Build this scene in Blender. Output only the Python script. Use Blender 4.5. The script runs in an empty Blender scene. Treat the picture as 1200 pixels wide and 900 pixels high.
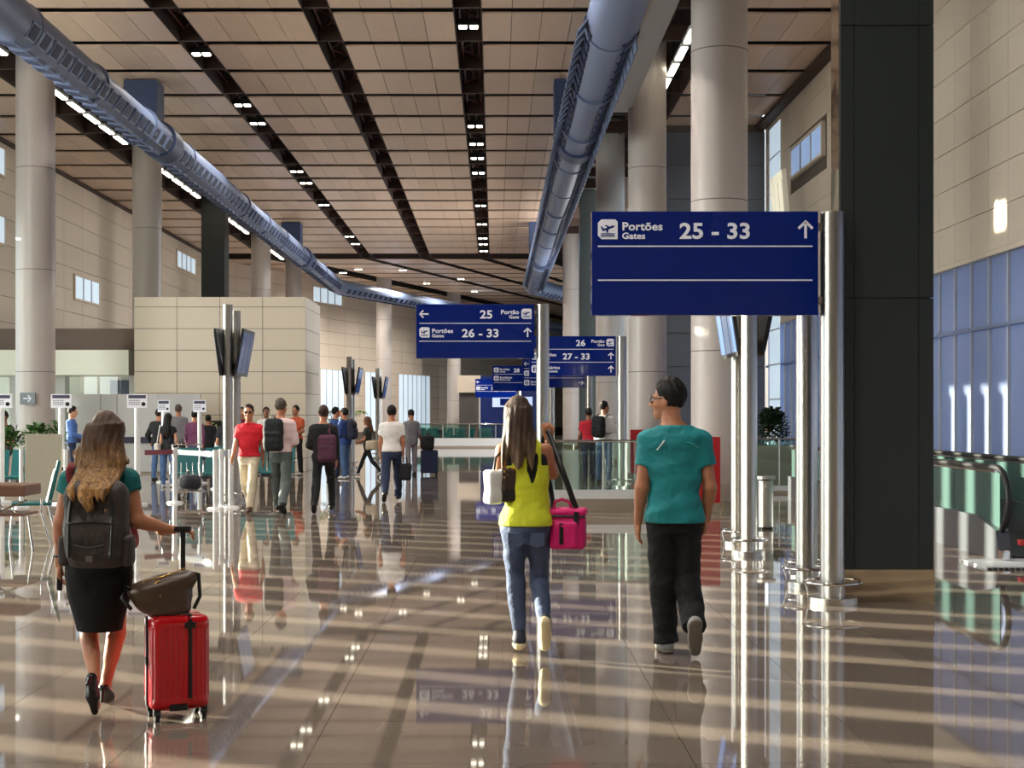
import bpy, bmesh, math, random
import numpy as np
from mathutils import Vector, Matrix

random.seed(7)
rng = np.random.default_rng(7)
SC = bpy.context.scene
COL = SC.collection
R = math.radians

# ------------------------------------------------------------------ camera
EYE = 1.5            # eye height, level camera with a little lens shift
FPX, VX, VY = 1700.0, 580.0, 487.0
cam_data = bpy.data.cameras.new('camera')
cam = bpy.data.objects.new('camera', cam_data)
COL.objects.link(cam)
cam.location = (0, 0, EYE)
cam.rotation_euler = (R(90), 0, 0)
cam_data.sensor_width = 36.0
cam_data.lens = 36.0 * FPX / 1200.0
cam_data.shift_x = (600 - VX) / 1200.0
cam_data.shift_y = (VY - 450) / 1200.0
cam_data.clip_end = 500
SC.camera = cam

# ------------------------------------------------------------------ sky, sun, added fill lamps
world = bpy.data.worlds.new('sky')
SC.world = world
world.use_nodes = True
bg = world.node_tree.nodes['Background']
bg.inputs['Color'].default_value = (0.80, 0.90, 1.0, 1)
bg.inputs['Strength'].default_value = 2.2

sun_data = bpy.data.lights.new('sun', 'SUN')
sun_data.energy = 33.0
sun_data.color = (1.0, 0.88, 0.70)
sun_data.angle = R(0.4)
sun = bpy.data.objects.new('sun', sun_data)
COL.objects.link(sun)
sun_dir = Vector((math.cos(R(10)) * math.cos(R(25)), -math.cos(R(10)) * math.sin(R(25)), -math.sin(R(10))))
sun.rotation_euler = sun_dir.to_track_quat('-Z', 'Y').to_euler()
sun.location = (-40, 30, 15)

def area(name, loc, direction, sx, sy, power, color):
    d = bpy.data.lights.new(name, 'AREA')
    d.shape = 'RECTANGLE'; d.size = sx; d.size_y = sy
    d.energy = power; d.color = color
    o = bpy.data.objects.new(name, d); COL.objects.link(o)
    o.location = loc
    o.rotation_euler = Vector(direction).to_track_quat('-Z', 'Z').to_euler()
    return o
# area lamps added as daylight fill, inside the left facade and the right-hand glazing
area('daylight_fill_left', (-14.9, 24, 3.4), (1, 0, 0), 36, 6.0, 3600, (1.0, 0.97, 0.93))
area('daylight_fill_right', (4.72, 60, 4.6), (-1, 0, 0), 34, 8.0, 4800, (1.0, 0.97, 0.93))

SC.view_settings.view_transform = 'Standard'
SC.view_settings.look = 'None'
SC.view_settings.exposure = 0.22
SC.view_settings.gamma = 1.0
SC.view_settings.use_curve_mapping = False

# ------------------------------------------------------------------ helpers
def lin(c):
    return tuple(((v / 255.0) / 12.92 if v / 255.0 <= 0.04045 else ((v / 255.0 + 0.055) / 1.055) ** 2.4) for v in c)

def mat(name, rgb, rough=0.5, metal=0.0, var=0.06, scale=6.0, bump=0.0, bscale=60.0, spec=0.5, stretch=(1, 1, 1),
        rnd=0.0, coat=0.0, bdist=.01, emit=0.0, transl=0.0, sheen=0.0):
    m = bpy.data.materials.new(name)
    m.use_nodes = True
    nt = m.node_tree
    p = nt.nodes['Principled BSDF']
    c = lin(rgb)
    p.inputs['Roughness'].default_value = rough
    p.inputs['Metallic'].default_value = metal
    p.inputs['Specular IOR Level'].default_value = spec
    p.inputs['Coat Weight'].default_value = coat
    if sheen: p.inputs['Sheen Weight'].default_value = sheen
    geo = nt.nodes.new('ShaderNodeNewGeometry')
    mp = nt.nodes.new('ShaderNodeMapping')
    mp.inputs['Scale'].default_value = stretch
    nt.links.new(geo.outputs['Position'], mp.inputs['Vector'])
    nz = nt.nodes.new('ShaderNodeTexNoise')
    nz.inputs['Scale'].default_value = scale
    nz.inputs['Detail'].default_value = 3.0
    nt.links.new(mp.outputs['Vector'], nz.inputs['Vector'])
    mx = nt.nodes.new('ShaderNodeMix'); mx.data_type = 'RGBA'
    mx.inputs['A'].default_value = tuple(v * (1 - var) for v in c) + (1,)
    mx.inputs['B'].default_value = tuple(min(1, v * (1 + var)) for v in c) + (1,)
    nt.links.new(nz.outputs['Fac'], mx.inputs['Factor'])
    out = mx.outputs['Result']
    if rnd:
        oi = nt.nodes.new('ShaderNodeObjectInfo')
        mr = nt.nodes.new('ShaderNodeMapRange')
        mr.inputs['To Min'].default_value = 1 - rnd; mr.inputs['To Max'].default_value = 1 + rnd
        nt.links.new(oi.outputs['Random'], mr.inputs['Value'])
        vm = nt.nodes.new('ShaderNodeVectorMath'); vm.operation = 'SCALE'
        nt.links.new(out, vm.inputs[0]); nt.links.new(mr.outputs['Result'], vm.inputs['Scale'])
        out = vm.outputs['Vector']
    nt.links.new(out, p.inputs['Base Color'])
    if emit:
        nt.links.new(out, p.inputs['Emission Color'])
        p.inputs['Emission Strength'].default_value = emit
    if bump:
        n2 = nt.nodes.new('ShaderNodeTexNoise'); n2.inputs['Scale'].default_value = bscale
        n2.inputs['Detail'].default_value = 2.0
        nt.links.new(mp.outputs['Vector'], n2.inputs['Vector'])
        b = nt.nodes.new('ShaderNodeBump'); b.inputs['Strength'].default_value = bump
        b.inputs['Distance'].default_value = bdist
        nt.links.new(n2.outputs['Fac'], b.inputs['Height'])
        nt.links.new(b.outputs['Normal'], p.inputs['Normal'])
    if transl:
        t = nt.nodes.new('ShaderNodeBsdfTranslucent')
        nt.links.new(out, t.inputs['Color'])
        ms = nt.nodes.new('ShaderNodeMixShader'); ms.inputs['Fac'].default_value = transl
        nt.links.new(p.outputs[0], ms.inputs[1]); nt.links.new(t.outputs[0], ms.inputs[2])
        nt.links.new(ms.outputs[0], nt.nodes['Material Output'].inputs['Surface'])
    return m

def glass(name, rgb, clear=0.85, rough=0.02, murk=0.0, ior=1.5):
    """thin architectural glass: tinted see-through with fresnel reflections"""
    m = bpy.data.materials.new(name); m.use_nodes = True
    nt = m.node_tree
    nt.nodes.remove(nt.nodes['Principled BSDF'])
    tr = nt.nodes.new('ShaderNodeBsdfTransparent'); tr.inputs['Color'].default_value = lin(rgb) + (1,)
    gl = nt.nodes.new('ShaderNodeBsdfGlossy'); gl.inputs['Roughness'].default_value = rough
    gl.inputs['Color'].default_value = (0.9, 0.96, 0.96, 1)
    fr = nt.nodes.new('ShaderNodeFresnel'); fr.inputs['IOR'].default_value = ior
    ad = nt.nodes.new('ShaderNodeMath'); ad.operation = 'ADD'; ad.inputs[1].default_value = 1 - clear - 0.05
    ad.use_clamp = True
    nt.links.new(fr.outputs[0], ad.inputs[0])
    ms = nt.nodes.new('ShaderNodeMixShader')
    nt.links.new(ad.outputs[0], ms.inputs['Fac'])
    nt.links.new(tr.outputs[0], ms.inputs[1]); nt.links.new(gl.outputs[0], ms.inputs[2])
    out = ms.outputs[0]
    if murk:
        df = nt.nodes.new('ShaderNodeBsdfDiffuse'); df.inputs['Color'].default_value = lin(rgb) + (1,)
        m2 = nt.nodes.new('ShaderNodeMixShader'); m2.inputs['Fac'].default_value = murk
        nt.links.new(out, m2.inputs[1]); nt.links.new(df.outputs[0], m2.inputs[2]); out = m2.outputs[0]
    nt.links.new(out, nt.nodes['Material Output'].inputs['Surface'])
    return m

class MB:
    """collects simple shapes into one mesh"""
    def __init__(self): self.v = []; self.f = []; self.s = []
    def add(self, vs, fs, smooth=False):
        n = len(self.v); self.v += [tuple(q) for q in vs]
        self.f += [tuple(i + n for i in q) for q in fs]; self.s += [smooth] * len(fs)
        return self
    def box(self, x0, x1, y0, y1, z0, z1):
        return self.add([(x0, y0, z0), (x1, y0, z0), (x1, y1, z0), (x0, y1, z0), (x0, y0, z1), (x1, y0, z1), (x1, y1, z1), (x0, y1, z1)],
                        [(0, 3, 2, 1), (4, 5, 6, 7), (0, 1, 5, 4), (1, 2, 6, 5), (2, 3, 7, 6), (3, 0, 4, 7)])
    def cbox(self, x0, x1, y0, y1, z0, z1, c=0.01):
        """box with chamfered edges"""
        bm = bmesh.new()
        bmesh.ops.create_cube(bm, size=1.0)
        for q in bm.verts:
            q.co = Vector((x0 + (q.co.x + .5) * (x1 - x0), y0 + (q.co.y + .5) * (y1 - y0), z0 + (q.co.z + .5) * (z1 - z0)))
        bmesh.ops.bevel(bm, geom=list(bm.edges), offset=c, segments=2, profile=0.6, affect='EDGES')
        bm.verts.index_update()
        self.add([q.co[:] for q in bm.verts], [[q.index for q in f.verts] for f in bm.faces])
        bm.free(); return self
    def obox(self, c, ax, ay, az):
        """oriented box from centre and half axes"""
        c, ax, ay, az = map(Vector, (c, ax, ay, az))
        vs = [c + sx * ax + sy * ay + sz * az for sz in (-1, 1) for sx, sy in ((-1, -1), (1, -1), (1, 1), (-1, 1))]
        return self.add(vs, [(0, 3, 2, 1), (4, 5, 6, 7), (0, 1, 5, 4), (1, 2, 6, 5), (2, 3, 7, 6), (3, 0, 4, 7)])
    def tube(self, pts, r, n=10, cap=True, flat=None):
        """tube along points; r number or list; flat=(a,b) scales the section"""
        pts = [Vector(p) for p in pts]
        rs = r if isinstance(r, (list, tuple)) else [r] * len(pts)
        rings = []; up = None
        for i, p in enumerate(pts):
            d = (pts[min(i + 1, len(pts) - 1)] - pts[max(i - 1, 0)]).normalized()
            if up is None: up = Vector((0, 0, 1)) if abs(d.z) < 0.9 else Vector((0, 1, 0))
            s = d.cross(up).normalized(); u = s.cross(d).normalized(); up = u
            fa, fb = flat or (1, 1)
            rings.append([p + s * math.cos(2 * math.pi * k / n) * rs[i] * fa + u * math.sin(2 * math.pi * k / n) * rs[i] * fb for k in range(n)])
        vs = [q for ring in rings for q in ring]
        fs = [(i * n + k, i * n + (k + 1) % n, (i + 1) * n + (k + 1) % n, (i + 1) * n + k) for i in range(len(pts) - 1) for k in range(n)]
        self.add(vs, fs, True)
        if cap:
            self.add(rings[0], [tuple(reversed(range(n)))]); self.add(rings[-1], [tuple(range(n))])
        return self
    def cyl(self, x, y, z0, z1, r, n=24, r1=None):
        r1 = r if r1 is None else r1
        a = [(x + r * math.cos(2 * math.pi * k / n), y + r * math.sin(2 * math.pi * k / n), z0) for k in range(n)]
        b = [(x + r1 * math.cos(2 * math.pi * k / n), y + r1 * math.sin(2 * math.pi * k / n), z1) for k in range(n)]
        self.add(a + b, [(k, (k + 1) % n, n + (k + 1) % n, n + k) for k in range(n)], True)
        self.add(a, [tuple(reversed(range(n)))]); self.add(b, [tuple(range(n))])
        return self
    def ring(self, x, y, z, r0, r, n=28, m=8):
        vs = []; fs = []
        for i in range(n):
            a = 2 * math.pi * i / n
            for j in range(m):
                b = 2 * math.pi * j / m
                q = r0 + r * math.cos(b)
                vs.append((x + q * math.cos(a), y + q * math.sin(a), z + r * math.sin(b)))
        for i in range(n):
            for j in range(m):
                fs.append((i * m + j, ((i + 1) % n) * m + j, ((i + 1) % n) * m + (j + 1) % m, i * m + (j + 1) % m))
        return self.add(vs, fs, True)
    def ball(self, c, r, n=12, m=8, sc=(1, 1, 1)):
        vs = [(c[0], c[1], c[2] - r * sc[2])]; fs = []
        for j in range(1, m):
            t = -math.pi / 2 + math.pi * j / m
            for i in range(n):
                a = 2 * math.pi * i / n
                vs.append((c[0] + r * sc[0] * math.cos(t) * math.cos(a), c[1] + r * sc[1] * math.cos(t) * math.sin(a), c[2] + r * sc[2] * math.sin(t)))
        vs.append((c[0], c[1], c[2] + r * sc[2]))
        for i in range(n):
            fs.append((0, 1 + (i + 1) % n, 1 + i))
            for j in range(m - 2):
                a = 1 + j * n
                fs.append((a + i, a + (i + 1) % n, a + n + (i + 1) % n, a + n + i))
            fs.append((1 + (m - 2) * n + i, 1 + (m - 2) * n + (i + 1) % n, len(vs) - 1))
        return self.add(vs, fs, True)
    def poly(self, outline, axis, a, b):
        """prism: outline of 2-D points extruded along axis ('x','y','z') from a to b"""
        mk = {'x': lambda u, v, w: (w, u, v), 'y': lambda u, v, w: (u, w, v), 'z': lambda u, v, w: (u, v, w)}[axis]
        n = len(outline)
        vs = [mk(u, v, a) for u, v in outline] + [mk(u, v, b) for u, v in outline]
        return self.add(vs, [tuple(range(n)), tuple(range(2 * n - 1, n - 1, -1))] + [(k, n + k, n + (k + 1) % n, (k + 1) % n) for k in range(n)])
    def mesh(self, name):
        me = bpy.data.meshes.new(name)
        me.from_pydata(self.v, [], self.f)
        me.polygons.foreach_set('use_smooth', self.s)
        bm = bmesh.new(); bm.from_mesh(me)
        bmesh.ops.recalc_face_normals(bm, faces=bm.faces)
        bm.to_mesh(me); bm.free()
        return me
    def build(self, name, m, parent=None, label=None, kind=None):
        return link(name, self.mesh(name), m, parent, label, kind)

def link(name, me, m, parent=None, label=None, kind=None):
    if m is not None and not me.materials: me.materials.append(m)
    o = bpy.data.objects.new(name, me); COL.objects.link(o)
    if parent is not None: o.parent = parent
    if label: o['label'] = label
    if kind: o['kind'] = kind
    return o

def tag(o, label, cat, group=None):
    o['label'] = label; o['category'] = cat
    if group: o['group'] = group
    return o

def thing(name, label, cat, loc=(0, 0, 0), rot=0.0, group=None):
    o = bpy.data.objects.new(name, None); COL.objects.link(o)
    o.location = loc; o.rotation_euler = (0, 0, rot)
    o.empty_display_size = 0.2
    return tag(o, label, cat, group)

def dup(root, loc, rot=None, label=None, group=None):
    r = root.copy(); COL.objects.link(r); r.location = loc
    if rot is not None: r.rotation_euler = (0, 0, rot)
    if label: r['label'] = label
    if group: r['group'] = group
    for ch in list(root.children):
        c = ch.copy(); COL.objects.link(c); c.parent = r
        for g in list(ch.children):
            d = g.copy(); COL.objects.link(d); d.parent = c
    return r

def piece(name, me, parent, loc, rotz=0.0):
    o = bpy.data.objects.new(name, me); COL.objects.link(o)
    o.parent = parent; o.location = loc
    if rotz: o.rotation_euler = (0, 0, rotz)
    return o

def X_at(px, Y): return (px - VX) * Y / FPX
def Z_at(py, Y): return EYE + (VY - py) * Y / FPX

def text_mesh(s, size, bold=0.0, align='LEFT', depth=0.002):
    """lettering standing in the x-z plane, facing -y"""
    cu = bpy.data.curves.new('lettering', 'FONT')
    cu.body = s; cu.space_character = 1.02; cu.size = size; cu.offset = bold; cu.align_x = align; cu.extrude = depth; cu.resolution_u = 3
    ob = bpy.data.objects.new('lettering', cu)
    COL.objects.link(ob)
    dg = bpy.context.evaluated_depsgraph_get()
    me = bpy.data.meshes.new_from_object(ob.evaluated_get(dg))
    bpy.data.objects.remove(ob); bpy.data.curves.remove(cu)
    me.transform(Matrix.Rotation(R(90), 4, 'X') @ Matrix.Diagonal((1.12, 1, 1, 1)))
    me.materials.clear()
    return me

# ------------------------------------------------------------------ distance fields to smooth meshes
class SDF:
    def __init__(self, lo, hi, h):
        self.lo = np.array(lo, float) - 2 * h; self.h = h
        self.n = np.ceil((np.array(hi, float) + 2 * h - self.lo) / h).astype(int) + 1
        self.ax = [self.lo[i] + h * np.arange(self.n[i]) for i in range(3)]
        self.F = np.full(self.n, 1.0, np.float32)
    def win(self, lo, hi):
        a = np.clip(np.floor((np.array(lo) - self.lo) / self.h).astype(int), 0, self.n)
        b = np.clip(np.ceil((np.array(hi) - self.lo) / self.h).astype(int) + 1, 0, self.n)
        sl = tuple(slice(a[i], b[i]) for i in range(3))
        x = self.ax[0][sl[0]][:, None, None]; y = self.ax[1][sl[1]][None, :, None]; z = self.ax[2][sl[2]][None, None, :]
        return sl, x, y, z
    def put(self, fn, lo, hi, k=0.0):
        m = 0.035 + k
        sl, x, y, z = self.win(np.array(lo) - m, np.array(hi) + m)
        if min(s.stop - s.start for s in sl) <= 0: return self
        d = fn(x, y, z); a = self.F[sl]
        if k > 0:
            hh = np.maximum(k - np.abs(a - d), 0) / k
            self.F[sl] = np.minimum(a, d) - hh * hh * k * 0.25
        else: self.F[sl] = np.minimum(a, d)
        return self
    def cap(self, a, b, ra, rb, k=0.02, clip=None, start=None, infl=None):
        a = np.array(a, float); b = np.array(b, float); ab = b - a; L2 = max((ab * ab).sum(), 1e-9); L = math.sqrt(L2)
        def fn(x, y, z):
            px, py, pz = x - a[0], y - a[1], z - a[2]
            t = (px * ab[0] + py * ab[1] + pz * ab[2]) / L2
            tc = np.clip(t, 0, 1)
            d = np.sqrt((px - tc * ab[0]) ** 2 + (py - tc * ab[1]) ** 2 + (pz - tc * ab[2]) ** 2) - (ra + (rb - ra) * tc)
            if clip is not None: d = np.maximum(d, (t - clip) * L)
            if start is not None: d = np.maximum(d, (start - t) * L)
            if infl is not None: d = d + infl(x, y, z)
            return d
        r = max(ra, rb)
        return self.put(fn, np.minimum(a, b) - r, np.maximum(a, b) + r, k)
    def ell(self, c, r, k=0.02, M=None):
        c = np.array(c, float); r = np.array(r, float)
        def fn(x, y, z):
            px, py, pz = x - c[0], y - c[1], z - c[2]
            if M is not None:
                px, py, pz = (M[0][0] * px + M[1][0] * py + M[2][0] * pz, M[0][1] * px + M[1][1] * py + M[2][1] * pz,
                              M[0][2] * px + M[1][2] * py + M[2][2] * pz)
            q = np.sqrt((px / r[0]) ** 2 + (py / r[1]) ** 2 + (pz / r[2]) ** 2)
            g = np.sqrt((px / r[0] ** 2) ** 2 + (py / r[1] ** 2) ** 2 + (pz / r[2] ** 2) ** 2)
            return q * (q - 1) / np.maximum(g, 1e-6)
        m = r.max() if M is not None else r
        return self.put(fn, c - m, c + m, k)
    def stack(self, lv, infl=0.0, k=0.03, zlo=None, zhi=None, noise=None, ex=2.3):
        """lv rows: z, cx, cy, half width, half depth"""
        lv = np.array(sorted(lv), float)
        z0 = lv[0, 0] if zlo is None else zlo; z1 = lv[-1, 0] if zhi is None else zhi
        W = lv[:, 3].max() + abs(lv[:, 1]).max() + infl; D = lv[:, 4].max() + abs(lv[:, 2]).max() + infl
        def fn(x, y, z):
            cx = np.interp(z, lv[:, 0], lv[:, 1]); cy = np.interp(z, lv[:, 0], lv[:, 2])
            w = np.interp(z, lv[:, 0], lv[:, 3]) + infl; dd = np.interp(z, lv[:, 0], lv[:, 4]) + infl
            q = (np.abs((x - cx) / w) ** ex + np.abs((y - cy) / dd) ** ex) ** (1 / ex)
            d = (q - 1) * np.minimum(w, dd)
            if noise is not None: d = d + noise(x, y, z)
            return np.maximum(np.maximum(d, z0 - z), z - z1)
        return self.put(fn, (-W, -D, z0), (W, D, z1), k)
    def rbox(self, c, hs, r, k=0.0, M=None):
        c = np.array(c, float); hs = np.array(hs, float)
        def fn(x, y, z):
            px, py, pz = x - c[0], y - c[1], z - c[2]
            if M is not None:
                px, py, pz = (M[0][0] * px + M[1][0] * py + M[2][0] * pz, M[0][1] * px + M[1][1] * py + M[2][1] * pz,
                              M[0][2] * px + M[1][2] * py + M[2][2] * pz)
            qx, qy, qz = np.abs(px) - hs[0] + r, np.abs(py) - hs[1] + r, np.abs(pz) - hs[2] + r
            o = np.sqrt(np.maximum(qx, 0) ** 2 + np.maximum(qy, 0) ** 2 + np.maximum(qz, 0) ** 2)
            return o + np.minimum(np.maximum(qx, np.maximum(qy, qz)), 0) - r
        m = np.full(3, np.linalg.norm(hs)) if M is not None else hs
        return self.put(fn, c - m, c + m, k)
    def cut(self, fn):
        x = self.ax[0][:, None, None]; y = self.ax[1][None, :, None]; z = self.ax[2][None, None, :]
        self.F = np.maximum(self.F, fn(x, y, z)).astype(np.float32); return self
    def off(self, fn):
        x = self.ax[0][:, None, None]; y = self.ax[1][None, :, None]; z = self.ax[2][None, None, :]
        self.F = (self.F + fn(x, y, z)).astype(np.float32); return self
    def nets(self):
        F = self.F; F[0] = F[-1] = 1; F[:, 0] = F[:, -1] = 1; F[:, :, 0] = F[:, :, -1] = 1
        I = F < 0
        s = sum(I[i:I.shape[0] - 1 + i, j:I.shape[1] - 1 + j, k:I.shape[2] - 1 + k].astype(np.int8) for i in (0, 1) for j in (0, 1) for k in (0, 1))
        act = np.argwhere((s > 0) & (s < 8))
        if len(act) == 0: return np.zeros((0, 3)), np.zeros((0, 4), int)
        ai, aj, ak = act.T
        pos = np.zeros((len(act), 3)); cnt = np.zeros(len(act))
        C = [(0, 0, 0), (1, 0, 0), (0, 1, 0), (1, 1, 0), (0, 0, 1), (1, 0, 1), (0, 1, 1), (1, 1, 1)]
        V = [F[ai + c[0], aj + c[1], ak + c[2]] for c in C]
        for e0 in range(8):
            for b in (1, 2, 4):
                if e0 & b: continue
                e1 = e0 | b
                a_, b_ = V[e0], V[e1]; m = (a_ < 0) != (b_ < 0)
                t = np.where(m, a_ / np.where(m, a_ - b_, 1), 0)
                p0 = np.array(C[e0], float); dv = np.array(C[e1], float) - p0
                pos += np.where(m[:, None], p0 + t[:, None] * dv, 0); cnt += m
        P = (act + pos / cnt[:, None]) * self.h + self.lo
        idx = np.full(s.shape, -1, np.int64); idx[ai, aj, ak] = np.arange(len(act))
        Q = []
        for ax in range(3):
            sl0 = [slice(None)] * 3; sl1 = [slice(None)] * 3
            sl0[ax] = slice(0, -1); sl1[ax] = slice(1, None)
            e = np.argwhere(I[tuple(sl0)] != I[tuple(sl1)])
            u, v = [(1, 2), (2, 0), (0, 1)][ax]
            c = []
            for du, dv in ((-1, -1), (0, -1), (0, 0), (-1, 0)):
                q = e.copy(); q[:, u] += du; q[:, v] += dv
                c.append(idx[q[:, 0], q[:, 1], q[:, 2]])
            q = np.stack(c, 1)
            neg = I[e[:, 0], e[:, 1], e[:, 2]]
            q[~neg] = q[~neg][:, ::-1]
            Q.append(q)
        return P, np.concatenate(Q)
    def mesh(self, name): return np_mesh(name, [self.nets()])

def np_mesh(name, parts):
    vs = []; qs = []; n = 0
    for P, Q in parts:
        vs.append(P); qs.append(Q + n); n += len(P)
    P = np.concatenate(vs); Q = np.concatenate(qs)
    me = bpy.data.meshes.new(name)
    me.vertices.add(len(P)); me.vertices.foreach_set('co', P.astype(np.float32).ravel())
    me.loops.add(4 * len(Q)); me.loops.foreach_set('vertex_index', Q.astype(np.int32).ravel())
    me.polygons.add(len(Q)); me.polygons.foreach_set('loop_start', (np.arange(len(Q)) * 4).astype(np.int32))
    me.update(calc_edges=True)
    me.polygons.foreach_set('use_smooth', np.ones(len(Q), bool))
    me.validate()
    return me

# ------------------------------------------------------------------ materials of the hall
M_CEIL = mat('ceiling_panel', (212, 184, 160), 0.38, var=.07, scale=1.5, stretch=(6, .6, 1), rnd=.10)
M_DARK = mat('dark_plenum', (46, 32, 28), 0.8, var=.2)
M_BEAM = mat('dark_beam', (62, 42, 34), 0.6)
M_TRUSS = mat('truss_red_brown', (96, 48, 40), 0.5)
M_WALL = mat('beige_wall_panel', (212, 198, 180), 0.42, var=.03, rnd=.03)
M_JOINT = mat('wall_joint', (96, 86, 76), 0.8)
M_BLOCK = mat('cream_block_panel', (226, 214, 194), 0.4, var=.02, rnd=.02)
M_COLUMN = mat('column_cladding', (190, 182, 176), 0.34, metal=.0, var=.03, scale=2)
M_PILLAR = mat('charcoal_cladding', (40, 47, 47), 0.42, var=.05, rnd=.04)
M_STEEL = mat('brushed_steel', (182, 178, 172), 0.34, metal=1.0, var=.05, scale=3, stretch=(8, 8, .4))
M_MIRROR = mat('polished_steel', (188, 176, 162), 0.08, metal=1.0, var=.05, bump=.25, bscale=3)
M_CHROME = mat('chrome', (215, 215, 215), 0.10, metal=1.0, var=.02)
M_ALU = mat('white_aluminium', (222, 224, 224), 0.35, metal=.2, var=.02)
M_DUCT = mat('duct_blue_grey', (112, 126, 156), 0.45, metal=.1, var=.06, scale=2)
M_DUCTDK = mat('duct_slot', (40, 52, 84), 0.6)
M_DUCTBOX = mat('duct_box_blue', (58, 74, 110), 0.5)
M_LAMP = mat('lamp_light', (255, 244, 220), 0.4, emit=9.0, var=0)
M_NAVY = mat('sign_navy', (2, 30, 112), 0.10, var=.03, spec=.5, coat=.3)
M_WHITE = mat('sign_white', (235, 238, 248), 0.4, var=.01)
M_BROWN = mat('brown_fascia', (96, 78, 68), 0.5)
M_GREYP = mat('grey_partition', (196, 196, 194), 0.4, var=.03)
M_PALE = mat('pale_canopy', (232, 232, 218), 0.35, var=.03, scale=1)
M_BLUEP = mat('blue_film_pane', (160, 174, 204), 0.25, var=.05, scale=.6, transl=.5)
M_WINLIT = mat('daylit_pane', (200, 218, 232), 0.2, emit=.62, var=.08, scale=.7)
M_SKYP = mat('sky_pane', (150, 176, 216), 0.2, emit=.5, var=.12, scale=.7)
M_FIN = mat('pale_fin', (190, 196, 206), 0.4, var=.03)
M_CLEAR = glass('clear_glass', (245, 250, 250), .95)
M_GREEN = glass('green_glass', (222, 238, 232), .92)
M_AQUA = glass('aqua_glass', (104, 134, 128), .95, murk=.34, ior=1.18)
M_RUBBER = mat('black_rubber', (18, 18, 20), 0.45)
M_RED = mat('red_hoarding', (176, 28, 34), 0.4, var=.04)
M_TEAL = mat('teal_seat', (10, 96, 98), 0.4)
M_BLACK = mat('black_plastic', (20, 20, 22), 0.4)
M_GREYWALL = mat('slate_end_wall', (104, 108, 118), 0.5, var=.04)
M_BELT = mat('maroon_belt', (120, 60, 72), 0.7)
M_PLANTER = mat('stone_planter', (150, 136, 122), 0.6)

M_SKIRTING = mat('brushed_skirt', (120, 124, 130), 0.32, metal=.8, var=.1, scale=2)

def floor_mat():
    m = mat('polished_granite', (120, 108, 98), 0.03, var=.16, scale=1.3, rnd=.05, spec=.62)
    nt = m.node_tree; p = nt.nodes['Principled BSDF']
    geo = nt.nodes['Geometry']
    # fine joints of the same tile grid where the tiles are too far away to model
    br = nt.nodes.new('ShaderNodeTexBrick')
    br.offset = 0.0
    br.inputs['Scale'].default_value = 1.0; br.inputs['Mortar Size'].default_value = 0.004
    br.inputs['Brick Width'].default_value = 0.84; br.inputs['Row Height'].default_value = 0.84
    br.inputs['Color1'].default_value = (1, 1, 1, 1); br.inputs['Color2'].default_value = (.90, .90, .90, 1)
    br.inputs['Mortar'].default_value = (.45, .42, .40, 1)
    mp = nt.nodes.new('ShaderNodeMapping'); mp.inputs['Location'].default_value = (-1.70 % .84 * -1 + .84, -12.14 % .84, 0)
    nt.links.new(geo.outputs['Position'], mp.inputs['Vector']); nt.links.new(mp.outputs['Vector'], br.inputs['Vector'])
    src = p.inputs['Base Color'].links[0].from_socket
    mul = nt.nodes.new('ShaderNodeMix'); mul.data_type = 'RGBA'; mul.blend_type = 'MULTIPLY'; mul.inputs['Factor'].default_value = 1
    nt.links.new(src, mul.inputs['A']); nt.links.new(br.outputs['Color'], mul.inputs['B'])
    return m, mul.outputs['Result'], p
M_FLOOR, _out, _p = floor_mat()
M_FLOOR.node_tree.links.new(_out, _p.inputs['Base Color'])
M_TILE = mat('polished_granite_tile', (120, 108, 98), 0.03, var=.16, scale=1.3, rnd=.09, spec=.62)
M_GAP = mat('floor_joint', (52, 44, 40), 0.6)
# ================================================================== the hall
BEND = 78.5; SH = math.tan(R(20))
def sh(X, Y): return X + max(0.0, Y - BEND) * SH

# floor: large tiles near, jointed slab beyond
fl = MB()
fl.box(-18, 12, 15.50, BEND, -.3, 0)
fl.box(-18, 12, -14, 15.50, -.3, -.012)
fl.add([(-18, BEND, 0), (12, BEND, 0), (sh(12, 150), 150, 0), (sh(-18, 150), 150, 0), (-18, BEND, -.3), (12, BEND, -.3), (sh(12, 150), 150, -.3), (sh(-18, 150), 150, -.3)],
       [(0, 1, 2, 3), (7, 6, 5, 4)])
floor = fl.build('floor', M_FLOOR, kind='structure')
t_me = MB().box(-.4185, .4185, -.4185, .4185, -.012, 0).mesh('floor_tile'); t_me.materials.append(M_TILE)
rows = [12.14 + .012 + .42 + .84 * k for k in range(4)] + [12.14 - .42 - .84 * k for k in range(9)]
far_t = MB()
for Y in rows:
    for k in range(-22, 14):
        X = 1.70 + .84 * k + .42
        if -5.9 * Y / 15 < X < 5.9 * Y / 15 and Y > 4.5:
            piece('floor_tile', t_me, floor, (X, Y, 0))
        elif X < 11.6:
            far_t.box(X - .4185, X + .4185, Y - .4185, Y + .4185, -.012, 0)
far_t.build('floor_tile_field', M_TILE, floor, kind='stuff')
MB().box(-18, 12, 12.13, 12.16, -.012, -.001).build('expansion_joint', M_GAP, floor)

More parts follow.
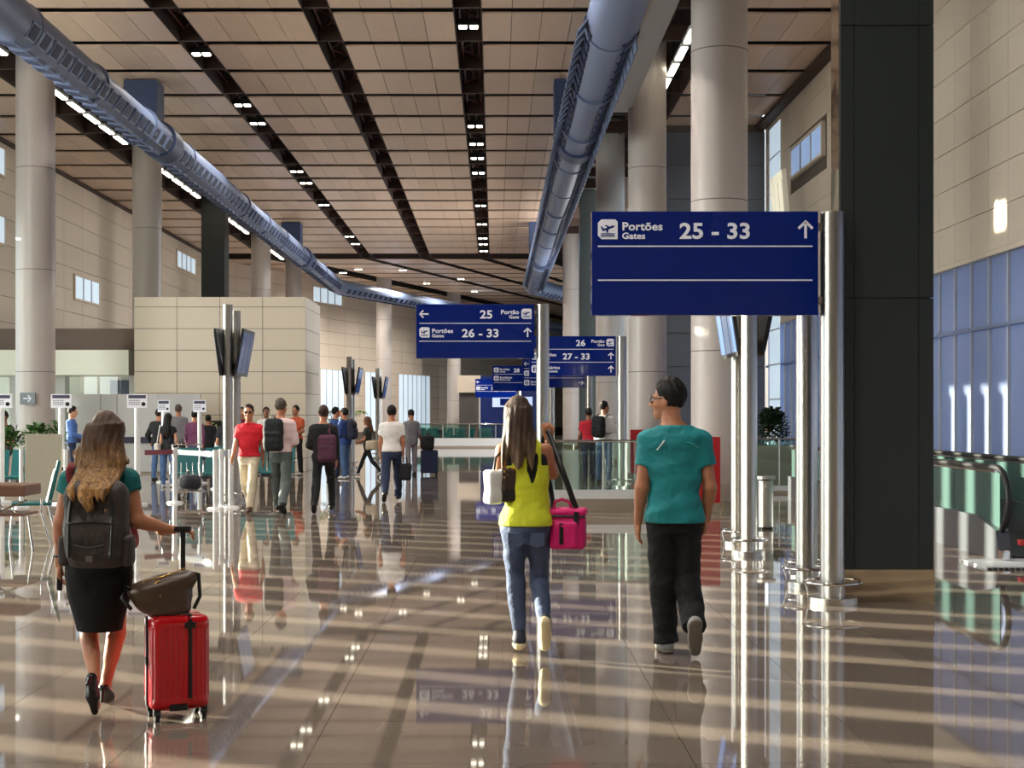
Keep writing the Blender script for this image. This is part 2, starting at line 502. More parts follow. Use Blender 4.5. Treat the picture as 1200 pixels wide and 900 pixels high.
# ceiling
CZ = 10.0
BAYS = [(-15.2, -12.45, 4), (-10.95, -7.2, 6), (-6.6, -4.04, 4), (-3.44, -.88, 4), (-.28, 2.28, 4), (4.95, 7.9, 4)]
ROW0, ROWS = 30.47, 2.695
ce = MB(); ce.box(-15.6, 8.4, -14, BEND, 10.9, 11.1)
ce.add([(-15.6, BEND, 10.9), (8.4, BEND, 10.9), (sh(8.4, 150), 150, 10.9), (sh(-15.6, 150), 150, 10.9), (-15.6, BEND, 11.1), (8.4, BEND, 11.1), (sh(8.4, 150), 150, 11.1), (sh(-15.6, 150), 150, 11.1)],
       [(0, 3, 2, 1), (4, 5, 6, 7)])
ceiling = ce.build('ceiling', M_DARK, kind='structure')
far_c = MB(); tile_me = {}; n_c = 0
for k in range(-12, 18):
    y0 = ROW0 + ROWS * k + .22; y1 = y0 + ROWS - .44
    if y1 > BEND: break
    for bi, (x0, x1, n) in enumerate(BAYS):
        w = (x1 - x0) / n
        for j in range(n):
            if k >= -1 and n_c < 300 and not (bi == 0 and k < 4):
                key = round(w, 3)
                if key not in tile_me:
                    tile_me[key] = MB().box(-w / 2 + .006, w / 2 - .006, -(y1 - y0) / 2, (y1 - y0) / 2, 0, .04).mesh('ceiling_panel')
                    tile_me[key].materials.append(M_CEIL)
                piece('ceiling_panel', tile_me[key], ceiling, (x0 + w * (j + .5), (y0 + y1) / 2, CZ + random.uniform(0, .008))); n_c += 1
            else:
                far_c.box(x0 + w * j + .006, x0 + w * (j + 1) - .006, y0, y1, CZ, CZ + .04)
y0 = BEND + .3
while y0 < 140:                                                     # beyond the bend the hall turns right
    y1 = y0 + ROWS - .34
    for x0, x1, n in BAYS:
        far_c.add([(sh(x0, y0), y0, CZ), (sh(x1, y0), y0, CZ), (sh(x1, y1), y1, CZ), (sh(x0, y1), y1, CZ)], [(0, 3, 2, 1)])
    y0 += ROWS
far_c.build('ceiling_panel_field', M_CEIL, ceiling, kind='stuff')
b_me = MB().box(-11.75, 11.75, -.05, .05, 0, .35).mesh('cross_beam'); b_me.materials.append(M_BEAM)
for k in range(-8, 19):
    piece('cross_beam', b_me, ceiling, (-3.6, ROW0 + ROWS * k, CZ + .06))
STR = [-6.9, -3.74, -.58]
for sx in STR:                                                       # dark open strips with pipes and braces
    pm = MB()
    for dx, z in ((-.2, .35), (.2, .35), (0, .62)):
        pm.tube([(sx + dx, -2, CZ + z), (sx + dx, BEND, CZ + z)], .03, 6)
    y = 26.0; s = 1
    while y < BEND - 1:
        pm.tube([(sx - .24 * s, y, CZ + .35), (sx + .24 * s, y + .9, CZ + .35)], .02, 5); s = -s; y += .9
    pm.build('service_truss', M_TRUSS, ceiling)
    MB().box(sx - .3, sx - .28, -2, BEND, CZ, CZ + .5).box(sx + .28, sx + .3, -2, BEND, CZ, CZ + .5).build('strip_edge', M_BEAM, ceiling)
for tx0, tx1 in ((-12.45, -10.95), (2.28, 4.95)):                    # service troughs above the column rows
    MB().box(tx0, tx0 + .04, -2, BEND, CZ, CZ + .6).box(tx1 - .04, tx1, -2, BEND, CZ, CZ + .6).build('trough_edge', M_BEAM, ceiling)
    tm = MB()
    for q in np.linspace(tx0 + .3, tx1 - .3, 4): tm.tube([(q, -2, CZ + .45), (q, BEND, CZ + .45)], .06, 6)
    tm.build('trough_pipes', M_BEAM, ceiling)

# left wall (panelled from Y 42; glazed facade with deep fins nearer the viewer) and its turn to the right
WX = -15.2
wl = MB(); wl.box(WX - .3, WX - .02, 42.0, BEND, 0, 10.95)
wl.box(WX - .3, WX, -14, 29.0, 6.6, 10.95); wl.box(WX - .3, WX, 29, 38, 6.6, 8.93); wl.box(WX - .3, WX, 29, 38, 9.72, 10.95)
for a_, b_ in ((29, 31.5), (32.15, 32.45), (33.05, 33.25), (33.85, 38)): wl.box(WX - .3, WX, a_, b_, 8.93, 9.72)
wl.box(WX - .3, WX, 38, 42, 6.6, 10.95)
wl.box(WX - .3, WX, -14, 42, 0, .25); wl.box(WX - .3, WX, -14, -4, 0, 6.7)
wall_left = wl.build('wall_left', M_JOINT, kind='structure')
PH, PW = .8, 2.28
pm_ = MB().box(-.02, .012, -PW / 2 + .008, PW / 2 - .008, .009, PH - .009).mesh('wall_panel'); pm_.materials.append(M_WALL)
for i in range(16):
    for j in range(12):
        piece('wall_panel', pm_, wall_left, (WX, 42 + PW * (i + .5), .5 + PH * j - .1))
c20, s20 = math.cos(R(20)), math.sin(R(20))
wall_far = MB().add([(WX, BEND, 0), (WX + 70 * s20, BEND + 70 * c20, 0), (WX + 70 * s20, BEND + 70 * c20, 10.95), (WX, BEND, 10.95),
                     (WX - .3, BEND, 0), (WX - .3 + 70 * s20, BEND + 70 * c20, 0), (WX - .3 + 70 * s20, BEND + 70 * c20, 10.95), (WX - .3, BEND, 10.95)],
                    [(0, 1, 2, 3), (7, 6, 5, 4), (3, 2, 6, 7), (0, 3, 7, 4), (1, 5, 6, 2)]).build('wall_far', M_JOINT, kind='structure')
for i in range(30):
    t = PW * (i + .5) + .05
    for j in range(12):
        piece('wall_panel', pm_, wall_far, (WX + t * s20 + .03, BEND + t * c20, .4 + PH * j), -R(20))
# transverse end of the view
MB().box(-6, 60, 141, 141.3, 0, 10.95).build('wall_end', M_WALL, kind='structure')

def small_window(n, base, rotz, w, h, lights):
    e = MB(); e.box(0, .05, -w / 2, w / 2, -h / 2, h / 2)
    f = e.build('window_%d' % n, M_WINLIT, kind='structure')
    f.location = base; f.rotation_euler = (0, 0, rotz)
    fr = MB(); t = .07
    fr.box(-.02, .09, -w / 2 - t, w / 2 + t, h / 2, h / 2 + t).box(-.02, .09, -w / 2 - t, w / 2 + t, -h / 2 - t, -h / 2)
    fr.box(-.02, .09, -w / 2 - t, -w / 2, -h / 2, h / 2).box(-.02, .09, w / 2, w / 2 + t, -h / 2, h / 2)
    fr.build('window_frame', M_WALL, f)
    for k in range(1, lights):
        y = -w / 2 + w * k / lights
        MB().box(.03, .08, y - .05, y + .05, -h / 2, h / 2).build('mullion', M_FIN, f)
    return f
small_window(1, (WX, 53.9, 6.15), 0, 3.2, .8, 3)
small_window(2, (WX, 71.2, 9.0), 0, 4.2, .75, 4)
small_window(3, (WX, 43.9, 9.3), 0, 1.8, .8, 2)
small_window(4, (WX, 43.9, 7.2), 0, 1.8, .8, 2)
tt = 13.5; small_window(5, (WX + tt * s20 + .02, BEND + tt * c20, 9.0), -R(20), 4.0, .9, 4)
for n, t0, t1 in ((6, 12.5, 15.8), (7, 19.0, 21.6), (8, 24.5, 30.2)):   # tall glazing low on the far wall
    tc = (t0 + t1) / 2; w = t1 - t0
    f = small_window(n, (WX + tc * s20 + .02, BEND + tc * c20, 2.45), -R(20), w, 3.9, max(3, int(w / .8)))

# glazed facade on the left, outside the frame: it lets the low sun through between its fins
pane_me = MB().box(-.01, .01, -.43, .43, .25, 6.6).mesh('pane'); pane_me.materials.append(M_CLEAR)
fin_me = MB().box(-1.15, .0, -.035, .035, .25, 6.6).mesh('fin'); fin_me.materials.append(M_FIN)
facade = MB().box(WX - .06, WX + .06, -4, 42, 6.5, 6.62).box(WX - .06, WX + .06, -4, 42, .25, .33).build('window_9', M_ALU, kind='structure')
for k in range(53):
    y = -4 + .87 * k
    piece('fin', fin_me, facade, (WX - .05, y, 0)); piece('pane', pane_me, facade, (WX, y + .435, 0))

# right wall: panels above, blue glazing with fins below
RX = 7.92
wr = MB(); wr.box(RX + .02, RX + .3, -14, 42.5, 4.13, 10.95); wr.box(RX + .02, RX + .3, -14, 4.0, 0, 4.2); wr.box(RX + .02, RX + .3, 4, 42.5, 0, .12)
wall_right = wr.build('wall_right', M_JOINT, kind='structure')
PW2, PH2 = .872, .655
pr_ = MB().box(-.012, .02, -PW2 / 2 + .004, PW2 / 2 - .004, .006, PH2 - .006).mesh('wall_panel'); pr_.materials.append(M_WALL)
for i in range(28):
    for j in range(9):
        yc, zc = 18 + PW2 * (i + .5), 4.13 + PH2 * j
        if not (34.4 < yc < 38.9 and 7.6 < zc + .3 < 8.6):
            piece('wall_panel', pr_, wall_right, (RX, yc, zc))
MB().box(RX - .02, RX + .32, 4, 42.5, 4.05, 4.13).build('soffit_trim', M_WALL, wall_right)
g = MB().box(RX - .03, RX + .05, 4, 42.5, .08, .16).build('window_10', M_ALU, kind='structure')
pane2 = MB().box(.1, .12, -.42, .42, .16, 4.1).mesh('pane'); pane2.materials.append(M_BLUEP)
fin2 = MB().box(.05, .11, -.022, .022, .16, 4.1).mesh('mullion'); fin2.materials.append(M_FIN)
fin3 = MB().box(.45, 1.1, -.03, .03, .16, 4.6).mesh('fin'); fin3.materials.append(M_FIN)
shade_bar = MB().box(.02, .1, -.42, .42, 2.9, 2.96).mesh('cross_bar'); shade_bar.materials.append(M_BLUEP)  # bar added to imitate a shade edge running across the panes
for k in range(44):
    y = 4.3 + .87 * k
    piece('mullion', fin2, g, (RX, y, 0)); piece('pane', pane2, g, (RX, y + .435, 0)); piece('fin', fin3, g, (RX, y, 0))
    piece('cross_bar', shade_bar, g, (RX, y + .435, 0))
w11 = small_window(11, (RX - .02, 36.6, 8.15), R(180), 3.6, .70, 3); w11.data.materials[0] = M_SKYP
# end wall across the right side with a bright slot by the corner
we = MB().box(4.6, 7.9, 42.5, 42.8, 0, 10.0).build('wall_back', M_JOINT, kind='structure')
pe_ = MB().box(-.815, .815, -.015, .02, .006, .96).mesh('wall_panel'); pe_.materials.append(M_GREYWALL)
for i in range(2):
    for j in range(10): piece('wall_panel', pe_, we, (5.45 + 1.64 * i, 42.48, j * .98))
sl = MB().box(RX - .03, RX - .015, 40.2, 41.7, .2, 9.7).build('window_12', M_WINLIT, kind='structure')
for j in range(1, 10): MB().box(RX - .05, RX - .01, 40.2, 41.7, j * .98 - .02, j * .98 + .02).build('cross_bar', M_FIN, sl)
w4 = MB().box(4.8, 5.1, 42.8, BEND, 0, .3).box(4.8, 5.1, 42.8, BEND, 9.0, 10.95)
for k in range(17): w4.box(4.75, 5.1, 43 + 2.1 * k, 43.25 + 2.1 * k, .3, 9.0)
w4.add([(4.8, BEND, 0), (sh(4.8, 140), 140, 0), (sh(4.8, 140), 140, 10.95), (4.8, BEND, 10.95)], [(0, 1, 2, 3)])
wsd = w4.build('wall_side', M_WALL, kind='structure')
for k in range(16):
    MB().box(4.9, 4.94, 43.25 + 2.1 * k, 45.1 + 2.1 * k, .3, 9.0).build('pane', M_WINLIT, wsd)
for k in range(14):  # glowing panes added past the bend to light the far hall
    o = MB().box(0, .04, -.95, .95, .3, 9.0).build('pane', M_WINLIT, wsd); y = BEND + 1.2 + 2.05 * k
    o.location = (sh(4.74, y), y, 0); o.rotation_euler = (0, 0, -R(20))
# the hall behind the viewer
MB().box(-15.5, 8.2, -14.3, -14, 0, 10.95).build('wall_front', M_WALL, kind='structure')
MB().box(7.62, 7.9, 22, 42.5, 9.86, 9.99).build('trim_1', M_BEAM, kind='structure')
MB().box(WX, WX + .15, 42, BEND, 9.9, 10.0).build('trim_2', M_BEAM, kind='structure')

# ------------------------------------------------------------------ columns
def round_column(X, Y, r, label, ztop=10.9):
    t = thing('column', label, 'column', (X, Y, 0), 0)
    MB().cyl(0, 0, .12, ztop, r, 48).build('shaft', M_COLUMN, t)
    MB().cyl(0, 0, 0, .12, r + .02, 48).build('base', M_MIRROR, t)
    for z in (2.55, 5.0, 7.45):
        if z < ztop: MB().ring(0, 0, z, r - .004, .008, 48, 6).build('seam', M_JOINT, t)
    return t
def square_column(X, Y, w, label):
    t = thing('column', label, 'column', (X, Y, 0), 0)
    MB().cbox(-w / 2, w / 2, -w / 2, w / 2, .25, 10.9, .02).build('shaft', M_PILLAR, t)
    MB().box(-w / 2 - .01, w / 2 + .01, -w / 2 - .01, w / 2 + .01, 0, .25).build('base', M_MIRROR, t)
YS = [23.8 + 11.25 * k for k in range(8)]
lab_l = {1: 'round pale grey column at far left with an arrow sign on it', 2: 'second round pale column of the left row, rising behind the cream block',
         4: 'round column of the left row just right of the charcoal square one', 5: 'last round column of the left row above the cream block before the bend'}
for k in range(0, 8):
    Y = YS[k]
    if k == 3: square_column(sh(-11.1, Y), Y, .92, 'charcoal square column in the left row, above the cream block')
    elif k in lab_l: round_column(-11.1, Y, .46, lab_l[k])
round_column(X_at(450, 90.3), 90.3, .47, 'slim round column beyond the cream block, behind the far display stands')
round_column(X_at(532, 102.5), 102.5, .49, 'round column hanging below the middle gate sign, far off')
lab_r = {0: 'large round column at right, rising behind the biggest gate sign', 1: 'second round column of the right row, left of the biggest one',
         2: 'third column of the right row, shaded, in the gap left of the second', 4: 'furthest round column of the right row, past the charcoal square one'}
for k, lb in lab_r.items(): round_column(sh(3.68, YS[k]), YS[k], .46, lb)
square_column(3.68, YS[3], .66, 'slim charcoal square column in the right row, far behind the signs')

# foreground charcoal pillar
t = thing('pillar', 'huge charcoal clad rectangular pillar in the right foreground with steel skirting', 'pillar', (3.15, 11.66, 0))
PLW = .375
MB().box(-PLW + .02, PLW - .02, .012, .40, .26, 10.9).build('core', M_BLACK, t)
for z0, z1 in ((.26, 2.44), (2.45, 4.63), (4.64, 6.8), (6.81, 9.0)):
    for x0, x1 in ((-PLW, -.265), (-.26, .255), (.26, PLW)):
        MB().box(x0, x1, 0, .03, z0, z1).build('cladding_panel', M_PILLAR, t)
    MB().box(PLW - .02, PLW, .034, .42, z0, z1).build('cladding_panel', M_PILLAR, t)
MB().box(-PLW - .004, -PLW + .016, .034, .30, .26, 9.0).build('side_strip', M_MIRROR, t, 'polished steel side strip')
MB().box(-PLW - .006, PLW + .006, -.012, .43, 0, .262).build('skirting', M_MIRROR, t, 'polished steel skirting')

# cream panelled block with counters
BX0, BX1, BY0, BY1, BZ = X_at(157, 38.6), X_at(358, 38.6), 38.6, 41.8, 4.66
t = thing('service_block', 'cream panelled freestanding service block behind the check counters', 'kiosk', ((BX0 + BX1) / 2, BY0, 0))
hw = (BX1 - BX0) / 2
MB().box(-hw + .02, hw - .02, .02, BY1 - BY0, 0, BZ - .02).build('core', M_JOINT, t)
w = 2 * hw / 4
zs = [BZ, BZ - .27] + [BZ - .27 - .575 * k for k in range(1, 8)] + [0]
for a, b in zip(zs[:-1], zs[1:]):
    for k in range(4):
        MB().box(-hw + w * k + .007, -hw + w * (k + 1) - .007, 0, .03, b + .007, a - .007).build('cladding_panel', M_BLOCK, t)
    for k in range(2):
        MB().box(hw - .03, hw, .02 + 1.59 * k + .007, .02 + 1.59 * (k + 1) - .007, b + .007, a - .007).build('cladding_panel', M_BLOCK, t)
# shop front left of the block: brown fascia, pale canopy, glazing, grey partition
t = thing('shop_front', 'shop front with brown fascia and pale canopy left of the cream block', 'shop front', (X_at(78, 39.5), 39.5, 0))
def lx(px): return X_at(px, 39.5) - X_at(78, 39.5)
MB().box(lx(-40), lx(158), 0, .6, Z_at(410, 39.5), Z_at(385, 39.5)).build('fascia', M_BROWN, t)
MB().box(lx(-40), lx(156), -.5, .5, Z_at(440, 39.5), Z_at(411, 39.5)).build('canopy', M_PALE, t, 'pale canopy')
for a, b in ((-40, -8), (10, 17), (62, 75), (150, 157)):
    MB().box(lx(a), lx(b), .1, .5, 0, Z_at(440, 39.5)).build('pier', M_GREYP, t)
MB().box(lx(-40), lx(157), 1.6, 1.7, 0, Z_at(440, 39.5)).build('back_panel', M_GREYP, t)
for a, b in ((-8, 10), (17, 38), (38, 62), (75, 92), (92, 112), (112, 136), (136, 150)):
    MB().box(lx(a) + .03, lx(b) - .03, .28, .30, .4, Z_at(440, 39.5)).build('pane', M_CLEAR, t)
MB().box(lx(112), lx(134), 1.5, 1.58, 1.5, 2.5).build('poster', mat('dark_poster', (40, 52, 84), .4), t)
MB().box(lx(136), lx(140), 1.45, 1.55, 1.6, 2.2).build('lightbox', M_WINLIT, t)
t = thing('partition', 'long light grey counter partition in front of the cream block', 'partition', (X_at(160, 37.4), 37.4, 0))
def lx(px): return X_at(px, 37.4) - X_at(160, 37.4)
for a, b in ((84, 118), (118, 137), (137, 185), (185, 235)):
    MB().box(lx(a) + .008, lx(b) - .008, 0, .1, .05, Z_at(462, 37.4)).build('panel', M_GREYP, t)
MB().box(lx(84), lx(265), -.06, 0, Z_at(519, 37.4), Z_at(512, 37.4)).build('bumper_rail', mat('navy_rail', (44, 42, 66), .5), t, 'dark navy bumper rail')
# ------------------------------------------------------------------ lamps
def lamp_fixture(name, label, group, x, y, z, energy, size=.14):
    t = thing(name, label, 'ceiling light', (x, y, z), 0, group)
    MB().box(-.24, .24, -.14, .14, .02, .16).build('housing', M_BLACK, t)
    for s in (-1, 1):
        MB().cbox(s * .12 - .085, s * .12 + .085, -.10, .10, -.01, .03, .01).build('lamp', M_LAMP, t)
    if energy:
        d = bpy.data.lights.new('lamp_glow', 'SPOT'); d.energy = energy; d.spot_size = R(150); d.spot_blend = .6
        d.color = (1, .94, .86); d.shadow_soft_size = .12
        o = bpy.data.objects.new('lamp_glow', d); COL.objects.link(o); o.parent = t; o.location = (0, 0, -.05)
ORD = 'nearest second third fourth fifth sixth seventh eighth ninth tenth'.split()
for k, y in enumerate((34.1, 39.7, 42.2, 50.5, 53, 58.5, 68.8, 71.8)):
    lamp_fixture('downlight', ORD[k] + ' twin square downlight in the dark strip left of the hall centre', 'downlights of the left dark ceiling strip', -6.9, y, CZ - .02, 420)
for k, y in enumerate((31.7, 42.6, 45.4, 47.9, 50.8, 58.7, 64.4, 69.5, 71.9, 74.9)):
    lamp_fixture('downlight', ORD[k] + ' twin square downlight in the middle dark strip straight above the yellow-top woman', 'downlights of the middle dark ceiling strip', -.58, y, CZ - .02, 420)
for k in range(8):                                                   # unseen lamps added above and behind the viewer to light the near hall
    lamp_fixture('downlight', 'added unseen twin square downlight above the near part of the hall', 'added downlights above the near hall', (-6.9, -.58)[k % 2], -1.5 + 3.6 * k, CZ - .02, 900)
for k, (tx, ty) in enumerate(((420, 84), (472, 84.5), (540, 90), (632, 95), (556, 99), (402, 86), (500, 93))):
    lamp_fixture('downlight', ('leftmost but one', 'third from left', 'sixth from left', 'rightmost', 'second from right', 'leftmost', 'fourth from left')[k] + ' small downlight in the ceiling beyond the bend of the hall', 'downlights beyond the bend', X_at(tx, ty), ty, CZ - .05, 1500)
def ordinal(n):
    w = 'first second third fourth fifth sixth seventh eighth ninth tenth eleventh twelfth thirteenth fourteenth fifteenth sixteenth seventeenth eighteenth nineteenth'.split()
    return w[n - 1] if n < 20 else 'twenty-' + w[n - 21] if n > 20 else 'twentieth'
n_tube = 0
for k in range(29):
    y = 33.2 + 1.58 * k
    if min(abs(y - q) for q in YS) < 1.05: continue
    n_tube += 1
    t = thing('tube_light', ordinal(n_tube) + ' linear tube light from the viewer in the left trough beside the duct', 'ceiling light', (-11.42, y, CZ - .12), 0, 'linear lights of the left trough')
    MB().cbox(-.10, .10, -.62, .62, .03, .11, .01).build('housing', M_ALU, t)
    MB().box(-.07, .07, -.58, .58, 0, .03).build('tube', M_LAMP, t)
    MB().tube([(0, 0, .11), (0, 0, 1.03)], .012, 6).build('hanger', M_BEAM, t)
for k in range(5):
    t = thing('tube_light', ordinal(k + 1) + ' linear tube light from the viewer in the right trough beside the round columns', 'ceiling light', (4.33, 30.6 + 1.55 * k, CZ - .12), 0, 'linear lights of the right trough')
    MB().cbox(-.10, .10, -.62, .62, .03, .11, .01).build('housing', M_ALU, t)
    MB().box(-.07, .07, -.58, .58, 0, .03).build('tube', M_LAMP, t)
    MB().tube([(0, 0, .11), (0, 0, 1.03)], .012, 6).build('hanger', M_BEAM, t)

# ------------------------------------------------------------------ ducts
def duct(label, X, Z, r, angles, flap, yend):
    t = thing('air_duct', label, 'duct', (X, 28, Z))
    def c(y): return (sh(X, y) - X, y - 28, 0)
    ys = list(np.arange(20, BEND + .1, .75)) + list(np.arange(BEND + .7, yend, 1.0))
    MB().tube([c(y) for y in ys], [r * (1 + .05 * math.sin((y - 20) / 2.8)) for y in ys], 24).build('duct_body', M_DUCT, t)
    for k in range(14):
        y = 26.0 + 4.4 * k
        if y < BEND: MB().tube([c(y - .06), c(y + .06)], r * 1.10, 24).build('collar', M_DUCT, t)
    for ai, a in enumerate(angles):
        ca, sa = math.cos(R(a)), math.sin(R(a))
        n = Vector((ca, 0, sa)); tg = Vector((-sa, 0, ca))
        mb = MB()
        if flap:
            tip = (n + tg * (.7 if ai else -.7)).normalized()
            mb.obox(n * (r + .09), tip * .19, Vector((0, .24, 0)), n.cross(tip).normalized().cross(tip) * .012)
        else:
            mb.obox(n * r, tg * .13, Vector((0, .17, 0)), n * .035)
        me = mb.mesh('vent'); me.materials.append(M_DUCT if flap else M_DUCTDK)
        rm = MB().obox(n * (r - .012), tg * .16, Vector((0, .215, 0)), n * .04)
        rme = rm.mesh('vent_rim'); rme.materials.append(M_DUCT)
        dk = MB().obox(n * (r - .01), tg * .19, Vector((0, .25, 0)), n * .03).mesh('vent_slot'); dk.materials.append(M_DUCTDK)
        for k in range(78):
            y = 25.6 + .66 * k
            if y > BEND - .3: break
            v = piece('vent', me, t, (0, y - 28, .0))
            if flap: piece('vent_slot', dk, t, (0, y - 28 + .3, 0))
            elif k < 60: piece('vent_rim', rme, t, (0, y - 28, 0))
    far = MB()
    for a in angles:
        n = Vector((math.cos(R(a)), 0, math.sin(R(a)))); tg = Vector((-n.z, 0, n.x))
        for y in np.arange(BEND + .5, yend - 1, .66):
            far.obox(Vector(c(y)) + n * r, tg * .13, Vector((.06, .17, 0)), n * .04)
    far.build('vent_field', M_DUCTDK, t, kind='stuff')
    return t
dl = duct('long blue grey round air duct with two rows of dark slots, hanging at left', -8.5, 8.47, .40, (-30, -100), False, 128)
dr = duct('wide blue grey round air duct with flaps on both sides, hanging right of centre', 2.1, 8.5, .46, (-48, -166), True, 84)
for par, X, lst in ((dl, -8.95, (37, 64)), (dr, 1.75, (37, 64))):
    for y in lst:
        MB().box(X + 8.5 - .42 if par is dl else X - 2.1 - .25, X + 8.5 + .42 if par is dl else X - 2.1 + .25, y - 28 - .4, y - 28 + .4, 0, 1.5).build('riser_box', M_DUCTBOX, par)
        q = y - 28
        MB().tube([(0, q - .45, 0), (0, q + .45, 0)], .52 if par is dr else .47, 24).build('saddle', M_DUCTBOX, par)
# steel cable tray beside the second right column
t = thing('cable_tray', 'pale steel cable tray running along the ceiling right of the flapped duct', 'cable tray', (3.05, 24, 8.9))
MB().box(-.22, .22, 0, 11.4, .0, .03).build('tray_floor', M_GREYP, t)
for s in (-1, 1): MB().box(s * .23 - .012, s * .23 + .012, 0, 11.4, 0, .22).build('tray_side', M_GREYP, t)
for y in (1, 5, 9): MB().tube([(0, y, .03), (0, y, 1.4)], .015, 6).build('hanger', M_BEAM, t)

# ------------------------------------------------------------------ gate signs
def icon_plane(mb, u, v, s, navy):
    """white tile with a taking-off plane and three ground lines"""
    o = [(u + .18 * s, v), (u + .88 * s, v), (u + s, v - .12 * s), (u + s, v - s), (u + .18 * s, v - s), (u, v - .82 * s), (u, v - .18 * s)]
    mb.poly(o, 'y', -.003, 0)
    def q(pts): navy.poly([(u + a * s, v - b * s) for a, b in pts], 'y', -.005, -.003)
    q([(.2, .52), (.78, .30), (.84, .34), (.80, .40), (.26, .60)])
    q([(.34, .30), (.42, .28), (.66, .42), (.56, .46)])
    q([(.42, .52), (.56, .46), (.50, .66), (.43, .68)])
    q([(.14, .36), (.2, .35), (.32, .50), (.22, .55)])
    for b in (.70, .77, .84): q([(.15, b), (.85, b), (.85, b + .035), (.15, b + .035)])
def icon_person(mb, u, v, s, navy):
    o = [(u + .18 * s, v), (u + .88 * s, v), (u + s, v - .12 * s), (u + s, v - s), (u + .18 * s, v - s), (u, v - .82 * s), (u, v - .18 * s)]
    mb.poly(o, 'y', -.003, 0)
    for c in (.32, .68):
        navy.poly([(u + (c + .07 * math.cos(a)) * s, v - (.24 + .07 * math.sin(a)) * s) for a in np.linspace(0, 5.5, 8)], 'y', -.005, -.003)
        navy.poly([(u + a * s, v - b * s) for a, b in ((c - .11, .34), (c + .11, .34), (c + .09, .62), (c + .06, .86), (c - .06, .86), (c - .09, .62))], 'y', -.005, -.003)
    navy.poly([(u + a * s, v - b * s) for a, b in ((.485, .15), (.515, .15), (.515, .86), (.485, .86))], 'y', -.005, -.003)
def arrow(mb, u, v, s, d):
    """arrow centred on u, v"""
    pts = [(-.07, -.5), (.07, -.5), (.07, .22), (.34, -.05), (.43, .05), (0, .5), (-.43, .05), (-.34, -.05), (-.07, .22)]
    rot = {'up': lambda a, b: (a, b), 'left': lambda a, b: (-b, a), 'right': lambda a, b: (b, -a)}[d]
    def pr(ps): mb.poly([(u + rot(a, b)[0] * s, v + rot(a, b)[1] * s) for a, b in ps], 'y', -.003, 0)
    pr([(-.075, -.5), (.075, -.5), (.075, .40), (-.075, .40)])
    pr([(0, .32), (0, .52), (-.44, .10), (-.34, -.01)]); pr([(0, .52), (0, .32), (.34, -.01), (.44, .10)])

def post(t, x, y, h, r=.0975, cap=True):
    p = MB().cyl(x, y, .04, h, r, 32).build('post', M_STEEL, t)
    MB().cyl(x, y, 0, .05, r * 2.0, 32).build('base_plate', M_STEEL, t)
    g = MB().ring(x, y, .17, r * 2.3, .013)
    for a in (0.6, 2.7, 4.8): g.tube([(x + math.cos(a) * r * 2.3, y + math.sin(a) * r * 2.3, .17), (x + math.cos(a) * r * 1.9, y + math.sin(a) * r * 1.9, .03)], .006, 6)
    g.build('bumper_ring', M_CHROME, t)
    return p
K = 1 / 146.5
BW, BH = 264 * K, 121 * K
def gate_sign(label, Y, left_px, top, elems, lines=(40, 80), gap=19, bottom=None):
    X0 = X_at(left_px, Y)
    t = thing('gate_sign', label, 'sign', (X0 + BW + gap * K, Y, 0))
    ox = -(BW + gap * K)
    b = MB().cbox(ox, ox + BW, -.06, .06, top - BH, top, .006).build('board', M_NAVY, t)
    post(t, 0, .02, top)
    for z in (top - .12, top - BH + .12): MB().box(ox + BW - .01, -.08, -.02, .04, z - .03, z + .03).build('bracket', M_STEEL, t)
    wm, nm = MB(), MB()
    for v in lines: wm.poly([(ox + 7 * K, top - v * K), (ox + 257 * K, top - v * K), (ox + 257 * K, top - (v + 1.5) * K), (ox + 7 * K, top - (v + 1.5) * K)], 'y', -.003, 0)
    for e in elems:
        k = e[0]
        if k == 'plane': icon_plane(wm, ox + e[1] * K, top - e[2] * K, 23 * K, nm)
        elif k == 'person': icon_person(wm, ox + e[1] * K, top - e[2] * K, 23 * K, nm)
        elif k in ('up', 'left', 'right'): arrow(wm, ox + e[1] * K, top - e[2] * K, 21 * K, k)
        elif k == 'text':
            _, u, v, size, s, al = e
            me = text_mesh(s, size * K * 1.37, size * K * .035, al)
            l = link('lettering', me, M_WHITE, t); l.location = (ox + u * K, -.062, top - v * K)
    w_ = wm.build('symbols', M_WHITE, t, kind='stuff'); w_.location = (0, -.0605, 0)
    if nm.v:
        n_ = nm.build('pictogram', M_NAVY, t, kind='stuff'); n_.location = (0, -.0608, 0)
    return t
def row(v, kind, *a):
    """one line of a sign; v is its top in sign pixels"""
    if kind == 'gates': return [('plane', 7, v + 9.5), ('text', 35, v + 22, 9.5, 'Portões', 'LEFT'), ('text', 35, v + 32, 7.4, 'Gates', 'LEFT'), ('text', 102, v + 31.5, 18.5, a[0], 'LEFT')] + ([(a[1], 249, v + 21)] if len(a) > 1 else [])
    if kind == 'gate': return [('plane', 235, v + 9), ('text', 230, v + 21, 9.5, 'Portão', 'RIGHT'), ('text', 230, v + 31, 7.4, 'Gate', 'RIGHT'), ('text', 171, v + 30.5, 18.5, a[0], 'RIGHT')] + ([(a[1], 17, v + 21)] if len(a) > 1 else [])
    if kind == 'wc': return [('person', 7, v + 9), ('text', 35, v + 21, 9.5, 'Sanitários', 'LEFT'), ('text', 35, v + 31, 7.4, 'Restrooms', 'LEFT')] + ([(a[0], 249, v + 21)] if a else [])
gate_sign('largest navy gate sign at right, reading Portões 25 - 33, beside the charcoal pillar', 11.6, 693, 3.125, row(0, 'gates', '25 - 33', 'up'), (40, 79.5))
gate_sign('navy gate sign in the middle with 25 above 26 - 33', 22.2, 488, 3.2, row(1, 'gate', '25', 'left') + row(42, 'gates', '26 - 33', 'up'), (42, 82))
